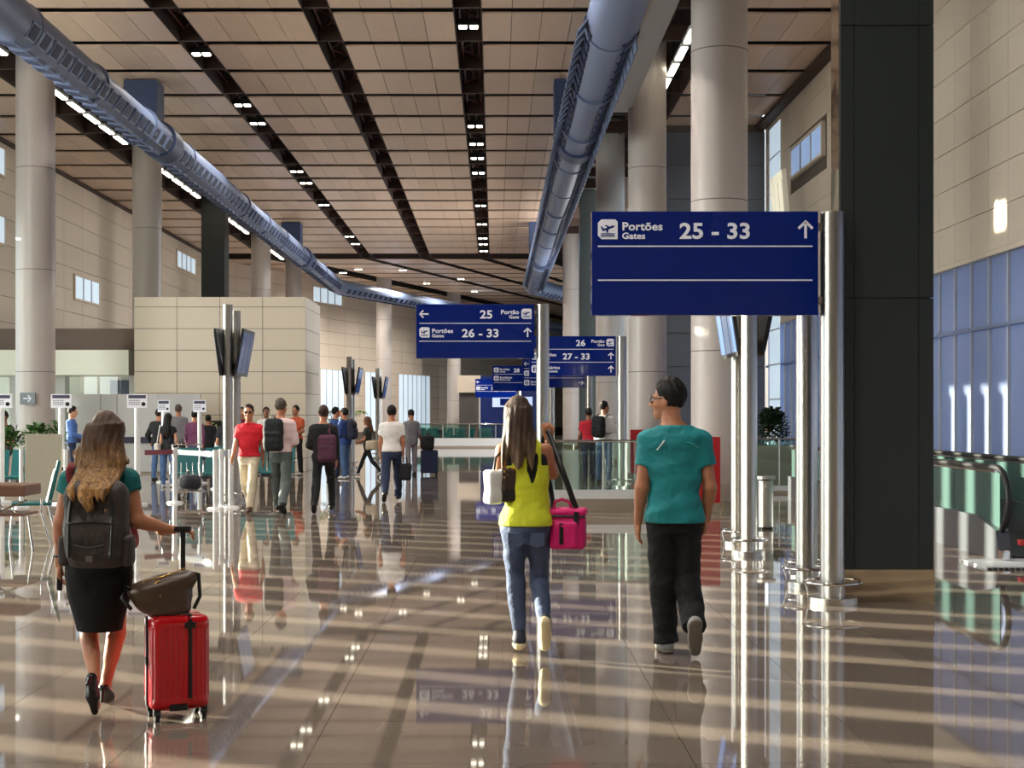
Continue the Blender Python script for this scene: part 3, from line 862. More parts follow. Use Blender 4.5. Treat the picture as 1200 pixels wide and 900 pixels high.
gate_sign('navy gate sign with 26 above 27 - 33, right of the middle sign', 30.2, 620, 3.15, row(-1, 'gate', '26') + row(39, 'gates', '27 - 33', 'up') + row(79, 'wc', 'up'), (39, 78.5))
gate_sign('navy sign with a right arrow, half hidden under the sign with 26', 41.9, 612, 3.13, row(-1, 'gate', '27', 'left') + row(39, 'gates', '28 - 33') + row(79, 'wc', 'right'), (39, 79))
gate_sign('small navy sign reading 28 with restroom symbols, low behind the middle sign', 47.4, 577, 3.13, row(0, 'gates', '28') + row(40, 'wc'), (40, 80))
gate_sign('furthest and smallest navy gate sign, lowest of the overlapping signs', 64, 557, 3.12, row(0, 'gate', '29', 'left') + row(40, 'gates', '30'), (40, 80))

# ------------------------------------------------------------------ display stands with V-shaped screens
M_SCREEN = mat('flight_screen', (60, 84, 130), .08, var=.3, scale=14, emit=.25)
def fid_stand(label, X, Y, top, zb, zt, m_frame, m_scr, length=1.1, dy=.75, dx=0.0, two=True):
    t = thing('display_stand', label, 'display stand', (X, Y, 0))
    post(t, 0, 0, top, .085); post(t, dx, dy, top - .05, .085)
    for s in ((-1, 1) if two else (-1,)):
        a, b = Vector((s * .12 + .03, 0, zb)), Vector((s * .24 + .05, 0, zt))
        mid = (a + b) / 2 + Vector((0, dy / 2, 0)); up = (b - a) / 2
        nrm = Vector((s, 0, -.3)).normalized()
        br = MB().obox(mid, Vector((0, length / 2, 0)), up, nrm * .02).build('screen_frame', m_frame, t)
        for k in range(3):
            MB().obox(mid + Vector((0, (k - 1) * length / 3, 0)) + nrm * .022, Vector((0, length / 6.6, 0)), up * .86, nrm * .006).build('screen', m_scr, t)
    MB().box(-.12, .12, dy * .2, dy * .8, zb + .1, zb + .2).build('bracket', M_BLACK, t)
    return t
fid_stand('double steel post stand with V-shaped screens in front of the cream block', -4.53, 24.6, 3.38, 2.18, 2.97, M_BLACK, M_SCREEN)
fid_stand('distant display stand with V-shaped screens just right of the cream block', -4.08, 40.7, 3.15, 2.1, 2.86, M_BLACK, M_SCREEN)
fid_stand('furthest display stand with V-shaped screens, beside the far glazing', -4.09, 50.7, 3.15, 2.1, 2.86, M_BLACK, M_SCREEN)
fid_stand('double steel post stand with dark V-shaped screens under the largest gate sign', X_at(878, 15.6), 15.6, 3.1, 2.15, 2.84, M_BLACK, M_SCREEN, dy=1.2, dx=.08)
fid_stand('double steel post stand with a tall cream tilted board behind the largest gate sign', X_at(944, 12.7), 12.7, 2.9, 2.5, 3.66, mat('cream_board', (226, 222, 200), .4), mat('cream_board_face', (232, 228, 208), .35), .55, .55, .14, False)

# ------------------------------------------------------------------ queue stanchions and placard posts
def stanchion(px, Y, label, belt_to=None, mbelt=None, h=.93):
    X = X_at(px, Y)
    t = thing('stanchion', label, 'stanchion', (X, Y, 0))
    MB().cyl(0, 0, .03, h, .042, 16).build('post', M_ALU, t)
    MB().cyl(0, 0, 0, .035, .145, 24, .12).build('base', M_ALU, t)
    MB().cyl(0, 0, h - .12, h + .02, .05, 16).build('belt_head', M_ALU, t)
    if belt_to:
        d = Vector((X_at(belt_to[0], belt_to[1]) - X, belt_to[1] - Y, 0)); n = Vector((-d.y, d.x, 0)).normalized()
        MB().obox(d / 2 + Vector((0, 0, h - .05)), d / 2 - d.normalized() * .045, n * .004, Vector((0, 0, .042))).build('belt', mbelt, t)
M_BELTW = mat('white_belt', (226, 228, 226), .6); M_BELTG = mat('grey_belt', (96, 98, 108), .6)
stanchion(205, 24.8, 'white queue post with a maroon belt running left to the placard post', (167, 24.3), M_BELT)
stanchion(252.5, 23.2, 'white queue post in front of the display stand, nearest of the cluster', (208, 24.6), M_BELTW)
stanchion(259.5, 23.9, 'white queue post just behind the nearest one of the cluster')
stanchion(270.5, 23.5, 'white queue post at right of the cluster, next to the red polo man', (262, 23.8), M_BELTG)
stanchion(254.5, 29.5, 'thin distant queue post left of the display stand posts')
def placard(px, Y, top_py, label, w=24, h=16):
    X = X_at(px, Y); p = FPX / Y; zt = Z_at(top_py, Y)
    t = thing('placard_post', label, 'sign post', (X, Y, 0))
    MB().cyl(0, 0, .03, zt - h / p, .05, 16).build('post', M_ALU, t)
    MB().cyl(0, 0, 0, .03, .17, 20).build('base', M_ALU, t)
    MB().cbox(-w / p / 2, w / p / 2, -.02, .02, zt - h / p, zt, .004).build('board', M_WHITE, t)
    MB().box(-w / p / 2 * .85, w / p / 2 * .85, -.024, -.02, zt - .30 * h / p, zt - .06 * h / p).build('header', mat('placard_header', (70, 66, 90), .5), t)
    l = MB()
    for r_ in range(3):
        for c_ in range(5): l.box((-.4 + .11 * c_) * w / p, (-.32 + .11 * c_) * w / p, -.023, -.02, zt - (.5 + .14 * r_) * h / p, zt - (.42 + .14 * r_) * h / p)
    l.build('printed_lines', mat('placard_print', (150, 150, 160), .5), t, kind='stuff')
    MB().poly([(.31 * w / p + .13 * w / p * math.cos(a) * .8, zt - .72 * h / p + .13 * w / p * math.sin(a) * .8) for a in np.linspace(0, 5.6, 9)], 'y', -.024, -.02).build('dot', M_BLACK, t)
placard(161, 24.3, 462, 'tall white post with a notice board, right behind the long-haired woman')
placard(72, 24.6, 462, 'tall white post with a notice board next to the man in the blue shirt')
placard(2, 24.9, 462, 'tall white post with a notice board cut by the left edge')
placard(192, 32.5, 469, 'small distant notice post behind the queue, left one', 14, 14)
placard(234, 32.0, 469, 'small distant notice post beside the plaid shirt person', 15, 14)

# arrow sign on the first column and exit sign on the block
t = thing('arrow_sign', 'small grey sign with a white right arrow on the far left column', 'sign', (-11.1, YS[1] - .52, 0))
zc = Z_at(467, YS[1] - .5)
MB().cbox(-.20, .16, -.02, .05, zc - .14, zc + .14, .005).build('plate', mat('grey_plate', (120, 132, 140), .4), t)
am = MB(); arrow(am, -.02, zc, .2, 'right'); a_ = am.build('arrow', M_WHITE, t); a_.location = (0, -.0205, 0)
t = thing('exit_sign', 'dark square sign with a pale running figure on the cream block', 'sign', (X_at(252, 38.55), 38.58, 0))
p = FPX / 38.55; z0 = Z_at(506, 38.55); z1 = Z_at(493, 38.55)
MB().cbox(-8 / p, 8 / p, -.05, .0, z0, z1, .01).build('plate', mat('exit_green_black', (34, 40, 24), .4), t)
am = MB(); zc = (z0 + z1) / 2
am.poly([(-.10, zc - .1), (-.02, zc - .1), (-.02, zc - .07), (-.07, zc - .07), (-.07, zc + .07), (-.02, zc + .07), (-.02, zc + .1), (-.10, zc + .1)], 'y', -.004, 0)
am.poly([(.0, zc + .03), (.05, zc + .06), (.06, zc - .02), (.09, zc - .09), (.06, zc - .10), (.03, zc - .03), (.0, zc - .09), (-.03, zc - .09), (.01, zc)], 'y', -.004, 0)
a_ = am.build('figure', mat('exit_figure', (214, 216, 160), .4), t); a_.location = (0, -.051, 0)

# ------------------------------------------------------------------ seats
def seat_row(name, label, X, Y, rot, n, m=M_TEAL, group=None):
    t = thing(name, label, 'bench', (X, Y, 0), rot, group)
    w = .56
    for i in range(n):
        x = (i - (n - 1) / 2) * w
        MB().cbox(x - .25, x + .25, -.24, .24, .40, .45, .02).build('seat', m, t)
        mb = MB().poly([(.20, .44), (.26, .43), (.36, .88), (.31, .90)], 'x', x - .25, x + .25); mb.build('backrest', m, t)
    L = n * w / 2
    MB().box(-L, L, -.03, .03, .33, .39).build('beam', M_CHROME, t)
    for s in (-1, 1):
        x = s * (L - .22)
        MB().tube([(x, -.30, .02), (x, 0, .36), (x, .32, .02)], .022, 8).build('leg', M_CHROME, t)
        MB().tube([(s * L, -.18, .42), (s * L, -.18, .64), (s * L, .26, .64)], .018, 8).build('armrest', M_CHROME, t)
    return t
seat_row('bench', 'teal beam bench behind the queue posts left of the display stand', X_at(237, 26.8), 26.8, R(6), 2)
seat_row('bench', 'teal beam bench right of the display stand, behind the red polo man', X_at(292, 27.6), 27.6, R(-8), 3)
seat_row('bench', 'teal beam bench at the left edge, below the plants', X_at(6, 25.2), 25.2, 0, 2)
for i, px in enumerate((501, 532, 563)):
    seat_row('bench', ('left', 'middle', 'right')[i] + ' bench of the distant teal bench row behind the far glass rail', X_at(px, 71), 71, R(180), 2, group='distant teal bench row')
def side_chair(label, X, Y, rot, mseat, mback, hb=.86):
    t = thing('chair', label, 'chair', (X, Y, 0), rot)
    MB().cbox(-.23, .23, -.22, .24, .43, .465, .012).build('seat', mseat, t)
    MB().poly([(.21, .50), (.24, .49), (.34, hb), (.31, hb + .01)], 'x', -.24, .24).build('backrest', mback, t)
    for s in (-1, 1):
        MB().tube([(s * .2, -.20, .43), (s * .23, -.24, 0)], .013, 8).build('leg', M_CHROME, t)
        MB().tube([(s * .2, .20, .43), (s * .23, .30, 0)], .013, 8).build('leg', M_CHROME, t)
        MB().tube([(s * .2, .18, .43), (s * .21, .28, hb - .1)], .012, 8).build('back_stay', M_CHROME, t)
    return t
M_WOOD = mat('brown_laminate', (112, 78, 60), .4, var=.12, scale=3, stretch=(1, 12, 12))
side_chair('teal shell chair seen from the side, left of the woman with the backpack', X_at(36, 17.4), 17.4, R(-72), M_TEAL, M_TEAL, .95)
t = thing('bistro_table', 'brown laminate low table with chrome cross legs at the left edge', 'table', (X_at(16, 16.4), 16.4, 0))
MB().cbox(-.36, .22, -.3, .3, .60, .73, .02).build('top', M_WOOD, t)
MB().cbox(-.33, .20, -.28, .28, .38, .41, .01).build('shelf', M_WOOD, t)
for s in (-1, 1):
    MB().tube([(s * .24, -.24, .56), (-s * .20, -.24, .38)], .012, 8).tube([(s * .24, -.24, .38), (s * .32, -.32, 0)], .014, 8).build('leg', M_CHROME, t)
    MB().tube([(s * .24, .24, .56), (s * .24, .24, .38), (s * .32, .32, 0)], .014, 8).build('leg', M_CHROME, t)
t = thing('barrier_panel', 'pale brushed upright barrier panel between two short posts at left', 'panel', (X_at(51, 23.6), 23.6, 0))
MB().cbox(-.30, .30, -.02, .02, .12, 1.20, .008).build('panel', mat('brushed_panel', (188, 182, 164), .3, metal=.3, var=.08, scale=2, stretch=(12, 12, .6)), t)
for s in (-1, 1):
    MB().cyl(s * .36, 0, 0, .95, .035, 16).build('post', M_ALU, t)
    MB().cyl(s * .36, 0, 0, .03, .14, 20).build('base', M_ALU, t)
    MB().box(min(s * .28, s * .36), max(s * .28, s * .36), -.012, .012, .6, .66).build('clip', M_CHROME, t)

# luggage cart with a bag on it
t = thing('luggage_cart', 'chrome luggage cart parked by the teal bench, loaded with a dark bag', 'cart', (X_at(223, 25.4), 25.4, 0), R(20))
cm = MB()
for s in (-1, 1): cm.tube([(s * .26, -.4, .16), (s * .24, .35, .2), (s * .22, .42, .62), (s * .24, .5, .98)], .015, 8)
cm.tube([(-.24, .5, .98), (.24, .5, .98)], .015, 8); cm.build('frame', M_CHROME, t)
bk = MB()
for k in range(5): bk.tube([(-.24, -.35 + .16 * k, .18), (.24, -.35 + .16 * k, .18)], .008, 6)
for k in range(5): bk.tube([(-.22 + .11 * k, .36, .2), (-.2 + .1 * k, .44, .66)], .007, 6)
bk.build('basket', M_CHROME, t)
for x, y in ((-.24, -.32), (.24, -.32), (0, .32)): MB().tube([(x - .02, y, .075), (x + .02, y, .075)], .075, 14).build('wheel', M_RUBBER, t)
def soft_bag(name, label, m, c, hs, r, loc, rot=0, group=None, h=.014, cat='bag'):
    s = SDF(np.array(c) - hs - .03, np.array(c) + hs + .03, h).rbox(c, hs, r)
    s.off(lambda x, y, z: .010 * np.sin(13 * x + 9 * z) * np.sin(11 * y + 7 * z))
    t = thing(name, label, cat, loc, rot, group)
    link('body', s.mesh('body'), m, t)
    return t
M_DKBAG = mat('dark_nylon', (34, 36, 44), .6, bump=.3)
b = soft_bag('duffel_bag', 'dark soft bag lying on the luggage cart', M_DKBAG, (0, 0, .14), (.17, .22, .13), .1, (X_at(223, 25.4), 25.4, .2), R(20))
MB().tube([(-.04, -.1, .26), (-.03, -.05, .34), (-.03, .1, .34), (-.04, .15, .26)], .014, 8).build('handle', M_BLACK, b)

# ------------------------------------------------------------------ plants
M_LEAF = mat('leaf_green', (58, 92, 40), .45, var=.35, scale=9)
M_LEAFY = mat('leaf_yellow_green', (126, 148, 60), .45, var=.3, scale=9)
M_LEAFD = mat('leaf_dark', (32, 54, 30), .5, var=.35, scale=9)
def leaf(mb, p, d, L, w, droop=.3):
    d = Vector(d).normalized(); s = d.cross(Vector((0, 0, 1)))
    s = s.normalized() if s.length > .05 else Vector((1, 0, 0))
    a = Vector(p); m = a + d * L * .5 + Vector((0, 0, .06 * L)); e = a + d * L - Vector((0, 0, droop * L))
    mb.add([a, m - s * w, e, m + s * w, m + Vector((0, 0, .04 * L))], [(0, 1, 4), (1, 2, 4), (2, 3, 4), (3, 0, 4)])
def plant(label, X, Y, z0, rx, ry, h, m, n=160, L=.2, w=.045, box=None):
    t = thing('plant', label, 'plant', (X, Y, 0))
    if box: MB().cbox(box[0], box[1], box[2], box[3], 0, z0, .02).build('planter', M_PLANTER, t)
    mb = MB(); st = MB()
    for i in range(n):
        u = Vector((random.gauss(0, .5), random.gauss(0, .5), random.uniform(-.2, 1))).normalized()
        q = random.uniform(.45, 1)
        p = Vector((u.x * rx * q, u.y * ry * q, z0 + h * .35 + u.z * h * .6 * q))
        leaf(mb, p, u + Vector((random.uniform(-.5, .5), random.uniform(-.5, .5), random.uniform(-.1, .5))), L * random.uniform(.6, 1.2), w * random.uniform(.7, 1.2))
    for k in range(7): st.tube([(random.uniform(-.3, .3) * rx, random.uniform(-.3, .3) * ry, z0 - .02), (random.uniform(-.6, .6) * rx, random.uniform(-.6, .6) * ry, z0 + h * .6)], .008, 5)
    mb.build('foliage', m, t, kind='stuff'); st.build('stems', M_WOOD, t)
plant('leafy green shrub in a planter at the left edge above the teal bench', X_at(6, 27.5), 27.5, .72, .36, .3, .55, M_LEAF, 220, .2, .05, (-.4, .36, -.3, .3))
plant('leafy green shrub in front of the arrow column, behind the barrier panel', X_at(43, 29.2), 29.2, .72, .30, .35, .62, M_LEAF, 200, .2, .05, (-.3, .3, -.3, .3))
plant('small green shrub between the notice post and the man in blue', X_at(66, 30.6), 30.6, .78, .2, .25, .6, M_LEAF, 110, .18, .045, (-.2, .22, -.25, .25))
t = thing('palm', 'yellow green arching palm beside the right end of the cream block', 'plant', (X_at(394, 43.2), 43.2, 0))
MB().cyl(0, 0, 0, .6, .22, 20, .28).build('pot', M_PLANTER, t)
for k in range(9):
    a = 2 * math.pi * k / 9 + .3; d = Vector((math.cos(a), math.sin(a), 0)); mb = MB()
    pts = [Vector((0, 0, .6)) + d * (.75 * u) + Vector((0, 0, 1.75 * u - .75 * u * u * u)) for u in np.linspace(0, 1, 7)]
    mb.tube(pts, .012, 5)
    for i in range(2, 7):
        for s in (-1, 1): leaf(mb, pts[i], Vector((-d.y, d.x, 0)) * s + d * .7, .34, .03, .35)
    mb.build('frond', M_LEAFY, t)
plant('dense dark green hedge in a stone planter beyond the largest gate sign', X_at(905, 31.5), 31.5, .86, .34, .3, .86, M_LEAFD, 900, .13, .05, (-.42, .62, -.35, .35))

# ------------------------------------------------------------------ red hoarding, glass rails, bin, walkway
for lb, X0, X1, Y in (('red display panel in front of the big right column, beside the man in teal', 2.55, 3.53, 22.75), ('red display panel by the second right column, left of the man in teal', 3.19, 3.62, 34.2)):
    t = thing('hoarding', lb, 'panel', ((X0 + X1) / 2, Y, 0)); hw = (X1 - X0) / 2
    MB().cbox(-hw, hw, -.05, .05, .13, 1.167, .008).build('panel', M_RED, t)
    MB().box(-hw + .02, hw - .02, -.07, .07, 0, .13).build('plinth', M_PLANTER, t)
def glass_rail(label, X0, X1, Y, n, curb, top=1.1, m=M_GREEN, white=.1):
    t = thing('glass_rail', label, 'railing', ((X0 + X1) / 2, Y, 0)); h = (X1 - X0) / 2; w = 2 * h / n
    MB().box(-h, h, -.08, .12, 0, curb).build('curb', M_PLANTER, t)
    MB().box(-h, h, -.05, .05, curb, curb + white).build('shoe', M_ALU, t)
    for k in range(n): MB().box(-h + w * k + .012, -h + w * (k + 1) - .012, -.008, .008, curb + white * .5, top - .02).build('pane', m, t)
    for k in range(n + 1): MB().box(-h + w * k - .01, -h + w * k + .01, -.03, .03, curb, top - .02).build('post', M_ALU, t)
    MB().tube([(-h, 0, top), (h, 0, top)], .022, 10).build('handrail', M_CHROME, t)
glass_rail('clear glass railing on a grey curb behind the pink bag and the man in teal', .88, 2.5, 22.7, 2, .20, white=.14)
glass_rail('distant glass railing with white base in front of the teal bench row', X_at(488, 68), X_at(612, 68), 68, 4, .08, white=.36)
glass_rail('short glass railing in front of the hedge planter at right', X_at(886, 28), X_at(940, 28), 28, 2, .05, 1.05)
t = thing('litter_bin', 'slim steel litter bin with a wide round lid near the double posts', 'bin', (X_at(897, 19.2), 19.2, 0))
MB().cyl(0, 0, .03, .64, .105, 24).build('body', M_STEEL, t); MB().cyl(0, 0, .66, .70, .135, 28).build('lid', M_STEEL, t)
MB().cyl(0, 0, .64, .66, .06, 16).build('neck', M_BLACK, t); MB().cyl(0, 0, 0, .03, .12, 24).build('base', M_BLACK, t)

t = thing('moving_walkway', 'moving walkway with glass sides and black handrails by the blue glazing', 'walkway', (5.3, 14.9, 0))
L = 11.0
for s, x in ((0, 0.0), (1, 1.35)):
    prof = [(.12, .0), (L, .0), (L, .42), (.9, .42), (.25, .30)]
    MB().poly(prof, 'x', x - .07, x + .07).build('skirt', M_SKIRTING, t, 'polished steel skirt')
    for k in range(8):
        y0 = .30 + k * 1.5; MB().box(x - .006, x + .006, y0 + .01, min(y0 + 1.49, L), .40 if k else .30, .90).build('pane', M_AQUA, t)
    pts = [(x, L, .95), (x, 2, .95), (x, .45, .95)] + [(x, .42 - .36 * math.sin(a), .62 + .33 * math.cos(a)) for a in np.linspace(.15, 2.6, 8)] + [(x, .30, .24)]
    MB().tube(pts, .034, 10).build('handrail', M_RUBBER, t)
    MB().tube([(x, L, .905), (x, .45, .905)], .014, 8).build('handrail_guide', M_CHROME, t)
MB().box(.08, 1.27, .1, L, .0, .05).build('tread_belt', M_RUBBER, t)
MB().box(-.5, 1.8, -.75, .1, .0, .022).build('comb_plate', M_ALU, t)
tm = MB()
for k in range(40): tm.box(-.5 + .056 * k, -.5 + .056 * k + .03, -.80, -.75, 0, .016)
tm.build('comb_teeth', M_BLACK, t, kind='stuff')
MB().cbox(-.12, -.05, -.12, .05, .02, .12, .01).build('end_cap', M_CHROME, t)
MB().cbox(.10, .28, .0, .10, .16, .22, .01).build('stop_button_housing', M_RED, t, 'red stop button housing')

# ------------------------------------------------------------------ far shops
t = thing('navy_kiosk', 'distant navy blue shop front with a lit white screen below the small signs', 'kiosk', (X_at(594, 95), 95, 0))
p = FPX / 95
MB().cbox(-31 / p, 40 / p, 0, 3, 0, Z_at(440, 95), .03).build('body', mat('kiosk_navy', (20, 40, 100), .3), t)
MB().box(-17 / p, 30 / p, -.06, 0, Z_at(477, 95), Z_at(465, 95)).build('screen', mat('kiosk_screen', (190, 208, 240), .3, emit=.5), t)
MB().box(-8 / p, 6 / p, -.09, -.06, Z_at(475, 95), Z_at(467, 95)).build('screen_block', M_NAVY, t)
t = thing('dark_shop', 'distant dark shop opening left of the navy shop front', 'shop front', (X_at(551, 98), 98, 0))
MB().box(-13 / FPX * 98, 13 / FPX * 98, .3, 2.5, 0, Z_at(458, 98)).build('opening', mat('shop_dark', (86, 80, 76), .5), t)
MB().box(-15 / FPX * 98, 15 / FPX * 98, 0, .3, Z_at(460, 98), Z_at(440, 98)).build('fascia', M_WALL, t)
MB().box(10 / FPX * 98, 15 / FPX * 98, 0, .3, 0, Z_at(460, 98)).build('pier', M_GREYP, t)
# ================================================================== people
def skin(name, rgb): return mat(name, rgb, .5, var=.06, scale=14)
SK_A = skin('skin_light', (206, 150, 118)); SK_B = skin('skin_tan', (182, 122, 90)); SK_C = skin('skin_brown', (140, 90, 66))
def hairm(name, rgb, rgb2=None):
    m = mat(name, rgb, .55, var=.45, scale=30, stretch=(1.6, 1.6, .12), spec=.25, bump=.5, bscale=60)
    if rgb2:
        nt = m.node_tree; geo = nt.nodes['Geometry']; p = nt.nodes['Principled BSDF']
        tc = nt.nodes.new('ShaderNodeTexCoord'); sp = nt.nodes.new('ShaderNodeSeparateXYZ')
        nt.links.new(tc.outputs['Object'], sp.inputs[0])
        nz = nt.nodes.new('ShaderNodeTexNoise'); nz.inputs['Scale'].default_value = 9
        mp = nt.nodes.new('ShaderNodeMapping'); mp.inputs['Scale'].default_value = (9, 9, .35)
        nt.links.new(tc.outputs['Object'], mp.inputs[0]); nt.links.new(mp.outputs[0], nz.inputs['Vector'])
        mr = nt.nodes.new('ShaderNodeMapRange')
        mr.inputs['From Min'].default_value = rgb2[1]; mr.inputs['From Max'].default_value = rgb2[2]
        nt.links.new(sp.outputs['Z'], mr.inputs['Value'])
        mm = nt.nodes.new('ShaderNodeMath'); mm.operation = 'MULTIPLY'
        m2 = nt.nodes.new('ShaderNodeMapRange'); m2.inputs['From Min'].default_value = .25; m2.inputs['From Max'].default_value = .75
        nt.links.new(nz.outputs['Fac'], m2.inputs['Value'])
        nt.links.new(mr.outputs[0], mm.inputs[0]); nt.links.new(m2.outputs[0], mm.inputs[1])
        mx = nt.nodes.new('ShaderNodeMix'); mx.data_type = 'RGBA'
        src = p.inputs['Base Color'].links[0].from_socket
        nt.links.new(mm.outputs[0], mx.inputs['Factor']); nt.links.new(src, mx.inputs['A']); mx.inputs['B'].default_value = lin(rgb2[0]) + (1,)
        nt.links.new(mx.outputs['Result'], p.inputs['Base Color'])
    return m
HR_DK = hairm('hair_dark', (24, 18, 15)); HR_BR = hairm('hair_brown', (58, 40, 30)); HR_GR = hairm('hair_grey', (84, 74, 66))
def cloth(name, rgb, **k):
    k.setdefault('rough', .85); k.setdefault('var', .12); k.setdefault('scale', 11); k.setdefault('bump', .35); k.setdefault('bscale', 22); k.setdefault('bdist', .035)
    return mat(name, rgb, **k)
M_EYE = mat('eye_white', (232, 228, 222), .2, var=.01); M_IRIS = mat('iris_dark', (44, 28, 20), .15, var=.05); M_LIP = mat('lips', (160, 92, 80), .45)
TM = [(.78, 0, 0, .13, .10), (.86, 0, -.01, .165, .112), (.94, 0, -.01, .170, .115), (1.02, 0, 0, .152, .104), (1.10, 0, .005, .150, .104), (1.22, 0, .005, .166, .114), (1.32, 0, 0, .182, .116), (1.40, 0, -.01, .176, .098), (1.45, 0, -.01, .120, .080), (1.50, 0, 0, .058, .058)]
TF = [(.78, 0, 0, .13, .10), (.86, 0, -.015, .172, .118), (.94, 0, -.015, .172, .115), (1.02, 0, 0, .138, .098), (1.10, 0, .005, .122, .090), (1.22, 0, .01, .140, .106), (1.32, 0, .0, .154, .104), (1.40, 0, -.01, .148, .086), (1.45, 0, -.01, .10, .070), (1.50, 0, 0, .05, .05)]
def wr(amp, s=1.0, ph=0.0):
    return lambda x, y, z: amp * (np.sin(21 * s * z + 9 * x + 5 * y + ph) * np.sin(8 * s * x - 6 * z + 2.1 * ph) + .6 * np.sin(37 * s * z - 13 * x + ph) * np.sin(15 * y + 11 * z))

def preset(fem=False, gait='walk', side=1, L=None, Rr=None, **kw):
    """joint positions of a 1.75 m figure facing +y"""
    J = {'torso': TF if fem else TM, 'rs': .9 if fem else 1.0, 'neck': (0, 0, 1.46), 'head': (0, .025, 1.635), 'yaw': 0, 'pitch': 0, 'hs': .97 if fem else 1.0}
    hx = .085 if fem else .09
    ang = {'walk': ((22, 6), (-14, 26)), 'stride': ((27, 5), (-22, 22)), 'stand': ((3, 4), (-3, 3)), 'sit': ((86, 88), (82, 84))}[gait]
    low = 9
    for i, s in enumerate((-1, 1)):
        th, kn = ang[0] if (s == side) else ang[1]
        hip = np.array((s * hx, 0, .90)); t = R(th); k = R(th - kn)
        knee = hip + .43 * np.array((s * .03, math.sin(t), -math.cos(t))); ank = knee + .40 * np.array((0, math.sin(k), -math.cos(k)))
        fp = 0 if th >= -5 else -R(38)
        fd = np.array((s * .12, math.cos(fp), math.sin(fp)))
        J['leg%d' % s] = [hip, knee, ank, fd]
        low = min(low, ank[2] - .085 * math.cos(fp) + min(0, .19 * math.sin(fp)))
    if gait == 'sit': low = .07
    sx = .148 if fem else .172
    for s, a in ((-1, L), (1, Rr)):
        a = a or ('swing+' if s != side else 'swing-')
        if isinstance(a, str):
            sw, ab, eb = {'swing+': (16, 7, 22), 'swing-': (-14, 8, 10), 'hang': (0, 7, 12), 'phone': (18, 8, 105), 'pocket': (-14, 22, 50), 'hold': (5, 12, 70), 'pull': (-22, 14, 6)}[a]
            sh_ = np.array((s * sx, -.005, 1.385)); t = R(sw); q = R(sw + eb)
            el = sh_ + .28 * np.array((s * math.sin(R(ab)), math.sin(t), -math.cos(t)))
            inw = -.35 * s if a in ('phone', 'hold') else 0.0
            w = el + .25 * np.array((inw, math.sin(q), -math.cos(q)))
            J['arm%d' % s] = [sh_, el, w, (w - el) / np.linalg.norm(w - el), np.array((-s, .15, 0)), 45 if a in ('phone', 'hold', 'pull') else 22]
        else: J['arm%d' % s] = a
    for q in ('torso',): J[q] = [(z - low, *r) for z, *r in J[q]]
    for q in ('neck', 'head'): J[q] = (J[q][0], J[q][1], J[q][2] - low)
    for s in (-1, 1):
        for q in ('leg', 'arm'):
            for i in range(3):
                v = np.array(J['%s%d' % (q, s)][i], float); v[2] -= low; J['%s%d' % (q, s)][i] = v
    J['low'] = low
    J.update(kw)
    return J

def hand_field(w, d, n, curl, s, rs, h):
    w = np.array(w, float); d = np.array(d, float) / np.linalg.norm(d); n = np.array(n, float); n = n - d * n.dot(d); n /= np.linalg.norm(n)
    t = np.cross(n, d) * (1 if s > 0 else -1)                        # thumb side
    if t[1] < -.2: t = -t
    M = np.stack([t, n, d], 1)
    S = SDF(w - .21, w + .21, h)
    S.cap(w - d * .05, w + d * .01, .031 * rs, .027 * rs, .01)
    S.ell(w + d * .052, (.043 * rs, .018 * rs, .055 * rs), .012, M)
    for k, (o, L) in enumerate(((.029, .066), (.010, .074), (-.010, .070), (-.028, .055))):
        b = w + d * .088 * rs + t * o * rs; c1, c2 = R(curl * .55), R(curl * 1.35)
        d1 = d * math.cos(c1) + n * math.sin(c1) + t * o * 1.2; d2 = d * math.cos(c2) + n * math.sin(c2)
        m = b + d1 * L * .55 * rs; e = m + d2 * L * .55 * rs
        S.cap(b - d * .02, m, .0098 * rs, .0088 * rs, .006); S.cap(m, e, .0088 * rs, .0074 * rs, .003)
    b = w + d * .028 * rs + t * .026 * rs; m = b + (t * .55 + d * .8 + n * .25) * .045 * rs
    e = m + (d * .9 + n * .45 - t * .05) * .034 * rs
    S.cap(b, m, .0135 * rs, .0108 * rs, .012); S.cap(m, e, .0108 * rs, .0085 * rs, .004)
    return S.nets()

